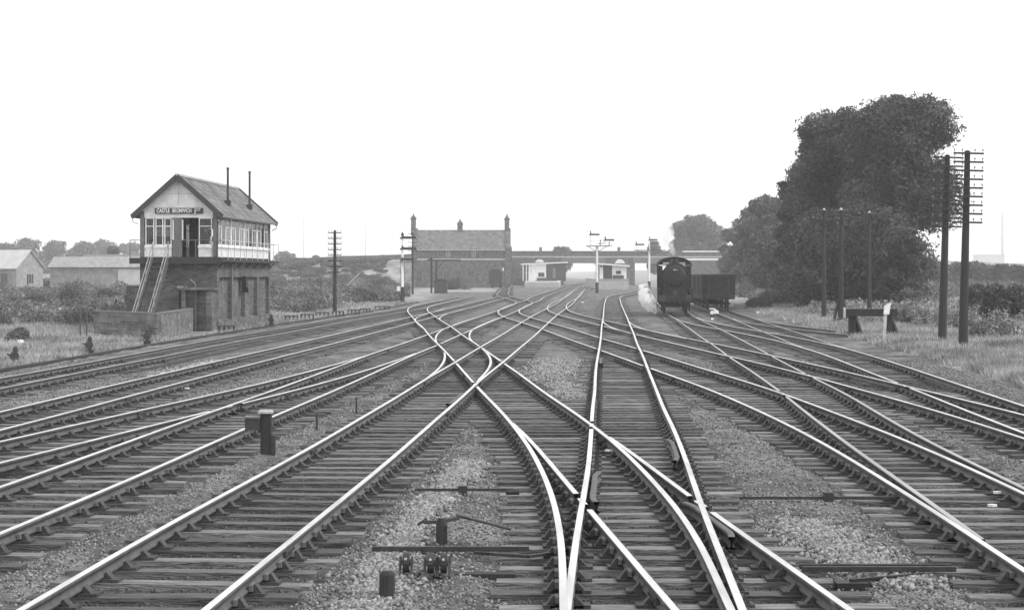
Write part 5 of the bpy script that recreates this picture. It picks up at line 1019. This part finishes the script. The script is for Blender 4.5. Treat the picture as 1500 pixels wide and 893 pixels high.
# rodding crossing the six-foot, cranks and posts
def rod(y, x0, x1, z, label, w=.05, h=.05, n=1):
    t = thing('point_rod', label, 'point rod', ((x0 + x1) / 2, y, 0)); c_ = (x0 + x1) / 2
    for i in range(n): mb = MB(); mb.box(x0 - c_, x1 - c_, i * .16 - w / 2, i * .16 + w / 2, z, z + h); mb.build('rod', 'iron', t)
    return t
def wx(px, py, z=-.15): D = (2.77 - z) * 2700 / (py - 400); return (px - 750) / 2700 * D, D
x0, y0 = wx(608, 722); x1, _ = wx(752, 722); t = rod(y0, x0, x1, -.12, 'thin rod crossing the cinders just beyond the T-shaped crank stand', .04, .035)
MB().tube([(x1 - (x0 + x1) / 2 - .1, 0, -.13), (x1 - (x0 + x1) / 2 + .08, 0, -.13)], .04, 8).build('joint', 'iron', t)
MB().box(-.08, .04, -.06, .06, -.3, -.05).build('bracket', 'iron', t)
x0, y0 = wx(545, 811); x1, _ = wx(775, 811); t = rod(y0, x0, x1, -.12, 'long dark rod across the foreground in front of the wheel cranks', .05, .05, 1)
mb = MB(); c_ = (x0 + x1) / 2; xa_, ya_ = wx(590, 838); xb_, _ = wx(755, 838); mb.box(xa_ - c_, xb_ - c_, ya_ - y0, ya_ - y0 + .14, -.3, -.165); mb.build('mounting_timber', 'post', t)
mb = MB(); mb.bar((.25, -.1, -.12), (.8, -.28, -.13), .05, .03); mb.bar((.8, -.28, -.132), (1.05, -.05, -.132), .05, .03); mb.build('crank', 'iron', t)
def wheel_crank(px, py, label, src=None):
    X, D = wx(px, py, -.1)
    if src is not None: t = copy_tree(src); t.location = (X, D, -.16); t['label'] = label; return t
    t = thing('pulley_wheel', label, 'pulley', (X, D, -.16), 0, 'wire pulleys in the middle foreground')
    mb = MB(); mb.tube([(-.03, 0, .12), (.03, 0, .12)], .1, 16); mb.tube([(-.04, 0, .12), (.04, 0, .12)], .03, 8); mb.build('wheel', 'iron', t)
    mb = MB(); mb.bar((-.055, -.12, 0), (-.055, .05, .16), .025); mb.bar((.055, -.12, 0), (.055, .05, .16), .025); mb.box(-.1, .1, -.14, .1, -.1, 0); mb.build('bracket', 'iron', t)
    mb = MB(); mb.tube([(-.012, -.085, .16), (.012, -.085, .16)], .018, 8); mb.build('polished_rim', 'raildull', t)
    return t
w0_ = wheel_crank(595, 832, 'leftmost small wire pulley in front of the long dark rod'); wheel_crank(631, 833, 'middle small wire pulley in front of the long dark rod', w0_); wheel_crank(650, 833, 'rightmost small wire pulley in front of the long dark rod', w0_)
X_, D_ = wx(647, 801, -.2); t = thing('crank_stand', 'T-shaped dark crank stand on a post in the middle foreground', 'crank stand', (X_, D_, -.28)); s_ = D_ / 2700
mb = MB(); hh = 44 * s_ * 1.0; mb.box(-.06, .06, -.05, .05, 0, hh); mb.build('post', 'post', t)
MB().tube([(0, .02, hh), (0, .02, hh + .07)], .05, 10).build('pivot', 'iron', t)
mb = MB(); mb.bar((-.19, -.02, hh + .03), (.03, .03, hh + .03), .07, .035); mb.bar((-.03, .02, hh + .031), (.16, .32, hh + .031), .07, .035); mb.build('crank', 'iron', t)
mb = MB(); mb.tube([(-.17, -.01, hh + .06), (-.3, .9, hh - .12)], .016, 6); mb.build('link_rod', 'iron', t)
mb = MB(); mb.tube([(.15, .32, hh + .06), (.75, .36, hh - .1)], .016, 6); mb.build('link_rod', 'iron', t)
MB().box(-.16, .16, -.12, .14, 0, .03).build('foot', 'iron', t)
X_, D_ = wx(563, 893, -.2); t = thing('stub_post', 'short dark stub post at the bottom edge left of centre', 'post', (X_, D_ + .35, -.3)); mb = MB(); mb.tube([(0, 0, 0), (0, 0, .36), (0, 0, .39)], [.075, .07, .05], 10); mb.build('post', 'post', t); mb = MB(); mb.box(-.2, .26, -.12, .1, 0, .09); mb.build('base_plate', 'iron', t)
x0, y0 = wx(1083, 733); x1, _ = wx(1330, 733); t = rod(y0, x0, x1, -.13, 'thin rod across the cinders right of the diverging tracks', .04, .035)
mb = MB(); mb.box(.0, .12, -.06, .06, -.3, -.04); mb.build('joint', 'iron', t)
x0, y0 = wx(1175, 838); x1, _ = wx(1400, 838); t = rod(y0, x0, x1, -.14, 'paired heavy rods across the cinders at the lower right', .05, .05, 2)
mb = MB(); mb.box(-.5, -.2, -.5, -.3, -.25, -.17); mb.bar((-.35, -.4, -.16), (.4, -.1, -.15), .05, .03); mb.build('crank_box', 'black', t)
for px, py, lb in ((464, 626, 'tiny dark peg standing on the cinders left of the straight main line'), (522, 600, 'tiny dark peg near the rod ends left of the straight main line')):
    X_, D_ = wx(px, py); t = thing('peg', lb, 'peg', (X_, D_, -.3)); mb = MB(); mb.tube([(0, 0, 0), (0, 0, .42)], .02, 6); mb.build('shaft', 'iron', t)
# check rails inside the crossings
def check_rail(k, side, y0, y1, lb):
    q, a_, b_ = RT[k]; x_ = (a_ if side < 0 else b_); qq = np.linspace(y0, y1, 14); off = -side * .11 * np.ones(14); off[0] = off[-1] = -side * .17; off[1] = off[-2] = -side * .13
    t = thing('check_rail', lb, 'check rail', (0, 0, 0), group='check rails inside the crossings'); rail_mesh(qq, np.interp(qq, q, x_) + off, -.015, 'rail', 'railside', t)
check_rail('W', 1, 27.5, 31.0, 'short check rail inside the right rail of the vertical bright track')
check_rail('W', -1, 57, 61, 'short check rail beside the left rail of the vertical bright track, further off')
check_rail('Q', 1, 19.5, 22.5, 'short curved check rail by the crossing of the diverging track')
check_rail('W', -1, 22.5, 26, 'short check rail beside the crossing at bottom centre')
check_rail('X1', -1, 47, 50.5, 'short check rail just below the central diamond crossing')
check_rail('T5', 1, 39.5, 43, 'short check rail on the straight main line near the central diamond')
# bits of litter: pale stones
rl = random.Random(5)
for px, py, lb in ((274, 568, 'white flat stone lying between the left tracks'), (891, 659, 'white sleeper tag inside the central turnout'), (1462, 720, 'white scrap beside the rail at the right edge'), (1453, 739, 'white scrap just below the other at the right edge'), (30, 501, 'pale scrap on the grass at the far left'), (1493, 420, 'white scrap on the bushes at the right edge'), (1110, 458, 'white scrap below the dark bush on the right verge'), (853, 443, 'small white scrap beside the line right of the far crossing')):
    X_, D_ = wx(px, py, -.1 if py > 430 else 1.2); mb = MB(); r = .018 * D_ / 6 if D_ > 60 else .06
    r = min(max(r, .05), .13); mb.prism([(r * math.cos(a) * rl.uniform(.8, 1.2), r * .6 * math.sin(a)) for a in np.linspace(0, 2 * math.pi, 9)[:-1]], 0, .03 if D_ < 60 else .12, 'z'); o = mb.build('scrap', 'white'); o.location = (X_, D_, -.12 if py > 430 else 1.3); tag(o, lb, 'litter')

# ---------------------------------------------------------------- foliage
def leaf_cloud(name, C, Rr, n, size, m, parent=None, shell=0.55, flat=1.0):
    """n leaf clumps (bent quads) spread over and inside the blobs (C centres, Rr radii xyz)"""
    n = int(n * 1.9); size = size * .66
    C = np.array(C, float); Rr = np.array(Rr, float); wts = Rr.prod(1) ** .667; wts /= wts.sum(); k = rng.choice(len(C), n, p=wts)
    d = rng.normal(size=(n, 3)); d /= np.linalg.norm(d, axis=1)[:, None]; r = (1 - (1 - shell) * rng.random(n) ** 1.6) * (1 + .095 * rng.normal(size=n))
    P_ = C[k] + d * r[:, None] * Rr[k]
    nrm = d * .8 + rng.normal(size=(n, 3)) * .7; nrm[:, 2] += .35; nrm /= np.linalg.norm(nrm, axis=1)[:, None]
    u = np.cross(nrm, rng.normal(size=(n, 3))); u /= np.linalg.norm(u, axis=1)[:, None]; v = np.cross(nrm, u)
    s = size * (.5 + rng.random(n))[:, None]; b = nrm * s * .25
    q = np.stack([P_ - u * s, P_ - v * s * .6 + b, P_ + u * s, P_ + v * s * .6 + b], 1)
    return np_mesh(name, q.reshape(-1, 3), np.arange(4 * n).reshape(-1, 4), m, parent)
def tree(x, y, z0, h, w, label, n, size, m='leaf', group=None, blobs=None, low=.12, seed=0, name='tree'):
    rg = np.random.default_rng(seed); t = thing(name, label, 'tree', (x, y, z0), 0, group); h0 = h; h = h * .958
    C, Rr = [], []
    nb = blobs or 34
    for i in range(nb):
        zz = low + (1 - low) * (i + .5) / nb; prof = math.sin(math.pi * min(.97, max(.06, (zz - low * .6) / (1.06 - low * .6))) ** .85) ** .55
        a = rg.random() * 2 * math.pi; rr = math.sqrt(rg.random()) * .80 * w / 2 * prof; br = (.15 + .11 * rg.random()) * w
        C.append((rr * math.cos(a), rr * math.sin(a), min(zz * h, h - br * .55))); Rr.append((br, br, br * .72))
        for _ in range(3):
            a2 = rg.random() * 6.28; e2 = rg.uniform(-.3, 1.3); b2 = br * rg.uniform(.22, .4); c_ = C[-1 - _]; C.append((c_[0] + math.cos(a2) * math.cos(e2) * br * .98, c_[1] + math.sin(a2) * math.cos(e2) * br * .98, c_[2] + math.sin(e2) * br * .7)); Rr.append((b2, b2, b2 * .7))
    leaf_cloud('crown', C, Rr, n, size, m, t)
    mb = MB(); mb.tube([(0, 0, -.5), (.1, 0, h * .25), (0, .1, h * .6), (0, 0, h * .85)], [w * .035, w * .028, w * .016, .04], 8)
    for i in range(0, nb * 4, 12): c_ = C[i]; mb.tube([(0, 0, max(.5, c_[2] * .55)), (c_[0] * .5, c_[1] * .5, c_[2] * .8), c_], [w * .012, w * .008, .02], 5)
    mb.build('trunk', 'bark', t); return t
TG = 'trees along the right side of the line'
def tr(px, by, ty, wpx, D, label, n, size, seed, m='leaf', low=.12, blobs=None, z0=None, group=TG):
    s = D / 2700; x = (px - 750) * s; z0 = gz(x, D) if z0 is None else z0; return tree(x, D, z0, htop(ty, D) - z0, wpx * s, label, n, size, m, group, blobs, low, seed)
tr(1318, 0, 138, 175, 152, 'tallest dense tree of the row, its crown spreading right towards the wire poles', 42000, .20, 1, blobs=60, low=.42)
tr(1228, 0, 160, 165, 160, 'tall dense tree forming the left shoulder of the big dark crown', 42000, .20, 2, blobs=56)
tr(1190, 0, 228, 110, 168, 'dense tree bulging out left below the top of the big dark crown', 26000, .20, 3)
tr(1262, 0, 300, 210, 148, 'low dense tree filling the foot of the big dark crown above the buffer stop', 26000, .19, 4, low=.02)
tr(1318, 0, 330, 74, 140, 'small bushy tree at the right foot of the big dark crown', 12000, .17, 5, low=.0)
tr(1124, 0, 286, 80, 245, 'mid-sized round tree left of the big dark crown', 20000, .24, 6, 'leafhazed')
tr(1103, 0, 300, 70, 260, 'smaller round tree further left in the row', 16000, .26, 7, 'leafhazed')
tr(1078, 0, 332, 50, 320, 'low tree at the far left end of the row by the bridge', 9000, .3, 8, 'leafhazed')
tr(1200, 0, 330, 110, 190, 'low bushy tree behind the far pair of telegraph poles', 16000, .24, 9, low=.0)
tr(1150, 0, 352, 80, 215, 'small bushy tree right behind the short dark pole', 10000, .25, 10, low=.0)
tr(1024, 0, 315, 72, 540, 'round tree standing beyond the bridge above the locomotive', 16000, .5, 11, 'leafhazed', low=.05, z0=3)
tr(1000, 0, 322, 40, 560, 'smaller tree touching the round one beyond the bridge, to its left', 8000, .5, 12, 'leafhazed', low=.05, z0=3)
tr(1050, 0, 338, 40, 560, 'low tree right of the round one beyond the bridge', 8000, .5, 13, 'leafhazed', low=.0, z0=3)
tr(958, 0, 352, 22, 560, 'small pale tree seen between the bridge signals', 3000, .5, 14, 'leafhazed', low=.0, z0=3)
tr(824, 0, 361, 34, 620, 'low flat tree just showing above the middle of the bridge', 4000, .5, 15, 'leafhazed', low=.0, z0=3)
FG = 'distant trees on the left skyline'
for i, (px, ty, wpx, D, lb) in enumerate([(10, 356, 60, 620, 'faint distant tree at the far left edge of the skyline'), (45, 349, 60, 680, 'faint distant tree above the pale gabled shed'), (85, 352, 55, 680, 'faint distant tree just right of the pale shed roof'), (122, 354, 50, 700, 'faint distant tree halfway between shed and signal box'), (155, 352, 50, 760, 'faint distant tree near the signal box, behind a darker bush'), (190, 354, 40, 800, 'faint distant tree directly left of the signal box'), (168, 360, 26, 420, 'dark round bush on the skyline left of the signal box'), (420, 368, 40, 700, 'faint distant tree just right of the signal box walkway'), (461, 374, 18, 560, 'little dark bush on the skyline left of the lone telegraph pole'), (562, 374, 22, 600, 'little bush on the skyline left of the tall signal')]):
    tr(px, 0, ty, wpx, D, lb, 5000, .55, 30 + i, 'leafhazed', .02, 20, None, FG)
for i, (px, ty, wpx, D, lb) in enumerate([(1365, 384, 60, 300, 'low hedge tree right of the big crown, behind the nearest poles'), (1415, 385, 70, 320, 'low hedge tree behind the gap right of the nearest poles'), (1462, 388, 60, 330, 'low hedge tree near the right edge'), (1500, 390, 60, 330, 'low hedge tree at the very right edge')]):
    tr(px, 0, ty, wpx, D, lb, 7000, .24, 50 + i, 'leaf', .0, 22, None, 'hedge trees on the right')
def bush(px, by, ty, wpx, label, n, size, m, seed, zz=0.0, group='bushes on the verges'):
    rg = np.random.default_rng(seed); X, D = at(px, by, zz); s = D / 2700; w = wpx * s; h = (by - ty) * s; t = thing('bush', label, 'bush', (X, D, gz(X, D)), 0, group); C, Rr = [], []
    for i in range(12): a = rg.random() * 6.28; rr = math.sqrt(rg.random()) * w * .36; b_ = w * (.13 + .12 * rg.random()); C.append((rr * math.cos(a), rr * math.sin(a) * .8, h * (.25 + .45 * rg.random()) * (1 - .5 * (rr / w / .36) ** 2))); Rr.append((b_, b_, min(b_, h * .35)))
    leaf_cloud('foliage', C, Rr, n, size, m, t)
    mb = MB()
    for c_ in C[:6]: mb.tube([(c_[0] * .3, c_[1] * .3, -.1), c_], [.03, .012], 5)
    mb.build('stems', 'bark', t)
bush(1150, 446, 418, 78, 'rounded dark bush on the right verge right of the open wagons', 9000, .10, 'scrub', 1)
bush(1112, 452, 432, 40, 'small dark bush next to the rounded one, nearer the wagons', 4000, .10, 'scrubdark', 2)
bush(1480, 470, 396, 80, 'large dark bush at the right edge', 9000, .12, 'scrubdark', 3, .4)
bush(1440, 460, 404, 60, 'dark bush just right of the nearest telegraph poles', 7000, .12, 'scrubdark', 4, .4)
bush(1350, 455, 395, 60, 'grey bush right of the big crown behind the nearest poles', 7000, .12, 'scrub', 5, .3)
bush(1330, 476, 440, 56, 'pale bramble bush right of the buffer stop', 6000, .09, 'bramble', 6, .2)
bush(1398, 482, 446, 60, 'pale bramble bush between the nearest poles', 6000, .09, 'bramble', 7, .2)
bush(1460, 496, 455, 80, 'pale bramble bush near the right edge in front of the dark ones', 7000, .09, 'bramble', 8, .2)
for i, (px, by, ty, wpx, m_, lb) in enumerate([(430, 452, 425, 50, 'scrub', 'grey bush just right of the signal box end wall'), (452, 446, 420, 50, 'scrubdark', 'dark bush left of the lone telegraph pole'), (530, 442, 420, 50, 'scrubdark', 'dark bush right of the lone telegraph pole'), (570, 440, 424, 44, 'scrub', 'grey bush left of the tall signal'), (505, 420, 396, 60, 'scrubdark', 'dark bush behind the lone telegraph pole, below the skyline bank'), (560, 424, 404, 44, 'scrubdark', 'dark bush right of the small pointed hut'), (676, 424, 398, 46, 'scrub', 'pale shrub in front of the station house'), (658, 424, 404, 30, 'scrubdark', 'dark shrub behind the lamp hut'), (40, 455, 428, 60, 'scrubdark', 'dark bush in front of the pale gabled shed'), (100, 452, 422, 60, 'scrubdark', 'dark bush in front of the long grey shed, left part'), (160, 448, 422, 50, 'scrubdark', 'dark bush in front of the long grey shed, right part'), (26, 500, 478, 40, 'scrub', 'low bush at the left edge above the leftmost ground signal')]):
    bush(px, by, ty, wpx, lb, 4500, .11, m_, 20 + i, -.1)
# scrub cover and grasses
def scatter_zone(n, fx, fy):
    return fx(rng.random(n)), fy(rng.random(n))
def tufts(name, X, Y, h, wd, m):
    k = len(X); z = ground_z(X, Y) - .03; a = rng.random(k) * math.pi * 2; ln = h * (.5 + rng.random(k)); dx = np.cos(a) * wd; dy = np.sin(a) * wd; lx = rng.normal(size=k) * ln * .45; ly = rng.normal(size=k) * ln * .45
    q = np.stack([np.stack([X - dx, Y - dy, z], 1), np.stack([X + dx, Y + dy, z], 1), np.stack([X + lx, Y + ly, z + ln], 1)], 1)
    return np_mesh(name, q.reshape(-1, 3), np.arange(3 * k).reshape(-1, 3), m)
n_ = 150000; Y = 40 + 150 * rng.random(n_) ** 1.3; e = left_edge(Y); X = e - .3 - rng.random(n_) * (0.32 * Y + e + 3).clip(1, 40)
tl_ = vnoise(X, Y, 3, 31) > .25; X, Y = X[tl_], Y[tl_]
ins = (X > -20.4) & (X < -14.4) & (Y > 84) & (Y < 111); X, Y = X[~ins], Y[~ins]
tag(tufts('grass', X, Y, .22, .018 * 1.6, 'grass'), 'pale dry grass on the left verge in front of the signal box', 'grass', kind='stuff')
n_ = 150000; Y = 38 + 140 * rng.random(n_) ** 1.3; e = right_edge(Y); X = e + .5 + rng.random(n_) * (0.31 * Y - e + 4).clip(1, 45)
tag(tufts('grass', X, Y, .24, .03, 'grass'), 'rough pale grass on the right verge around the poles and buffer stop', 'grass', kind='stuff')
def scrub(name, zone, nb, n, size, m, hh, label, thr=.42):
    x0, x1, y0, y1 = zone; C, Rr = [], []
    while len(C) < nb:
        y = rng.uniform(y0, y1); x = rng.uniform(x0, x1)
        if x > float(left_edge(np.array([y]))[0]) - 4 and x < float(right_edge(np.array([y]))[0]) + 4: continue
        if vnoise(np.array([x]), np.array([y]), 9, 40)[0] < thr: continue
        if -21 < x < -14 and 80 < y < 114: continue
        r = rng.uniform(.7, 1.7); hz = hh * rng.uniform(.5, 1.1); C.append((x, y, gz(x, y) + hz * .3)); Rr.append((r, r, hz * .6))
    tag(leaf_cloud(name, C, Rr, n, size, m), label, 'scrub', kind='stuff')
scrub('scrub', (-62, -14, 104, 150), 200, 90000, .12, 'scrub', 1.3, 'rough scrub and weeds covering the ground left of the line around the signal box')
scrub('scrub', (-95, -14, 150, 250), 400, 90000, .17, 'scrub', 2.0, 'belt of scrub on the waste ground in front of the sheds and the bank')
scrub('scrub', (-110, -16, 250, 430), 560, 70000, .26, 'scrubdark', 2.2, 'darker scrub on the bank beneath the left skyline')
scrub('scrub', (-80, -14, 110, 230), 330, 60000, .14, 'bramble', 1.2, 'pale weeds and nettles mixed through the scrub left of the line')
scrub('scrub', (20, 75, 95, 150), 300, 70000, .12, 'bramble', 1.2, 'pale brambles and weeds behind the right verge')
scrub('scrub', (26, 110, 150, 300), 380, 60000, .2, 'scrub', 1.8, 'scrub in the field beyond the poles on the right')
scrub('scrub', (-74, -19, 434, 453), 420, 70000, .26, 'scrubdark', .8, 'weeds and low shrubs on the slope of the road bank left of the station house', .05)
scrub('scrub', (-74, -18, 330, 440), 480, 70000, .28, 'scrub', 1.2, 'rank weeds on the waste ground below the road bank', .1)
t = thing('road_wall', 'long low wall along the top of the road bank left of the station house', 'wall', (0, 0, 0))
mb = MB(); cb = MB(); xs_ = [-58, -50, -42, -34, -27, -20.5]
for a, b in zip(xs_[:-1], xs_[1:]):
    za, zb2 = gz(a, 455), gz(b, 455)
    for o_, lo_, hi_, w_ in ((mb, -.6, 1.1, .3), (cb, 1.1, 1.25, .45)): o_.add([(a, 455 - w_ / 2, za + lo_), (b, 455 - w_ / 2, zb2 + lo_), (b, 455 + w_ / 2, zb2 + lo_), (a, 455 + w_ / 2, za + lo_), (a, 455 - w_ / 2, za + hi_), (b, 455 - w_ / 2, zb2 + hi_), (b, 455 + w_ / 2, zb2 + hi_), (a, 455 + w_ / 2, za + hi_)], [(0, 3, 2, 1), (4, 5, 6, 7), (0, 1, 5, 4), (1, 2, 6, 5), (2, 3, 7, 6), (3, 0, 4, 7)])
mb.build('brickwork', 'brick', t); cb.build('coping', 'greypaint', t)
# far skyline: faint chimney and buildings
t = thing('factory_chimney', 'very faint thin chimney on the right skyline', 'chimney', (588, 2210, 0)); mb = MB(); mb.tube([(0, 0, 0), (0, 0, 74)], [2.0, 1.1], 10); mb.build('stack', 'concrete', t)
t = thing('factory_building', 'very faint long building on the right skyline', 'building', (570, 2200, 0)); mb = MB(); mb.box(-12, 18, 0, 30, 0, 24); mb.build('wall', 'concrete', t); mb = MB(); mb.box(-12.4, 18.4, -.4, 30.4, 24, 24.8); mb.build('roof', 'greypaint', t)
for px, D, ty, lb in ((445, 900, 318, 'very faint tall pole on the skyline right of the signal box'), (735 - 200, 900, 330, 'very faint tall pole on the skyline left of the tall signal')):
    X_ = (px - 750) * D / 2700; t = thing('pylon', lb, 'pole', (X_, D, 3)); mb = MB(); mb.tube([(0, 0, 0), (0, 0, htop(ty, D) - 3)], [.25, .12], 6); mb.build('shaft', 'concrete', t)

# ---------------------------------------------------------------- steam
def steam(name, label, pts, dens):
    """one closed puffy volume: union of blobs, remeshed"""
    import bmesh
    bm = bmesh.new()
    for (x, y, z, r) in pts: bmesh.ops.create_icosphere(bm, subdivisions=2, radius=r, matrix=Matrix.Translation((x, y, z)))
    me = bpy.data.meshes.new(name); bm.to_mesh(me); bm.free(); o = link(bpy.data.objects.new(name, me))
    r_ = o.modifiers.new('r', 'REMESH'); r_.mode = 'VOXEL'; r_.voxel_size = .16
    dg = bpy.context.evaluated_depsgraph_get(); m2 = bpy.data.meshes.new_from_object(o.evaluated_get(dg)); bpy.data.objects.remove(o)
    m = bpy.data.materials.new(name); m.use_nodes = True; n = m.node_tree; n.nodes.clear(); oo = n.nodes.new('ShaderNodeOutputMaterial'); pv = n.nodes.new('ShaderNodeVolumePrincipled')
    pv.inputs['Color'].default_value = (1, 1, 1, 1); pv.inputs['Anisotropy'].default_value = .1
    tc = n.nodes.new('ShaderNodeTexCoord'); nz = n.nodes.new('ShaderNodeTexNoise'); nz.inputs['Scale'].default_value = 2.6; nz.inputs['Detail'].default_value = 4; n.links.new(tc.outputs['Object'], nz.inputs['Vector'])
    mr = n.nodes.new('ShaderNodeMapRange'); mr.inputs[1].default_value = .38; mr.inputs[2].default_value = .62; mr.inputs[3].default_value = 0; mr.inputs[4].default_value = dens; n.links.new(nz.outputs['Fac'], mr.inputs[0]); n.links.new(mr.outputs[0], pv.inputs['Density']); n.links.new(pv.outputs[0], oo.inputs['Volume'])
    m2.materials.clear(); m2.materials.append(m); o = link(bpy.data.objects.new(name, m2)); return tag(o, label, 'steam', kind='stuff')
LYs = LY + .5; bl = []
def sp(px, py, r, D=LYs): s = D / 2700; return ((px - 750) * s, D, htop(py, D), r * s)
steam('steam', 'white puff of steam blowing from the left side of the locomotive', [sp(942, 421, 6), sp(938, 428, 5), sp(950, 424, 5), sp(944, 434, 8), sp(937, 438, 4), sp(953, 434, 5), sp(951, 443, 7), sp(943, 446, 5), sp(957, 450, 6), sp(950, 454, 4), sp(959, 440, 4), sp(960, 457, 4), sp(947, 415, 3), sp(936, 418, 3)], 11.)
D2_ = LY + 1.8
steam('steam', 'white column of steam rising from the locomotive chimney in front of the bridge', [sp(987, 372, 4, D2_), sp(984, 366, 6, D2_), sp(981, 358, 7, D2_), sp(979, 349, 9, D2_), sp(980, 339, 9, D2_), sp(977, 330, 9, D2_), sp(979, 321, 7, D2_), sp(973, 352, 5, D2_)], 3.2)
# ---------------------------------------------------------------- haze
HZ = 0.00042
if HZ:
    m = bpy.data.materials.new('haze'); m.use_nodes = True; n = m.node_tree; n.nodes.clear(); oo = n.nodes.new('ShaderNodeOutputMaterial'); pv = n.nodes.new('ShaderNodeVolumePrincipled')
    pv.inputs['Color'].default_value = (1, 1, 1, 1); pv.inputs['Density'].default_value = HZ; pv.inputs['Anisotropy'].default_value = 0; n.links.new(pv.outputs[0], oo.inputs['Volume'])
    mb = MB(); mb.box(-3400, 3400, -60, 3400, -4, 90); o = mb.build('haze', m); tag(o, 'thin pale haze over the whole scene', 'haze', kind='stuff')
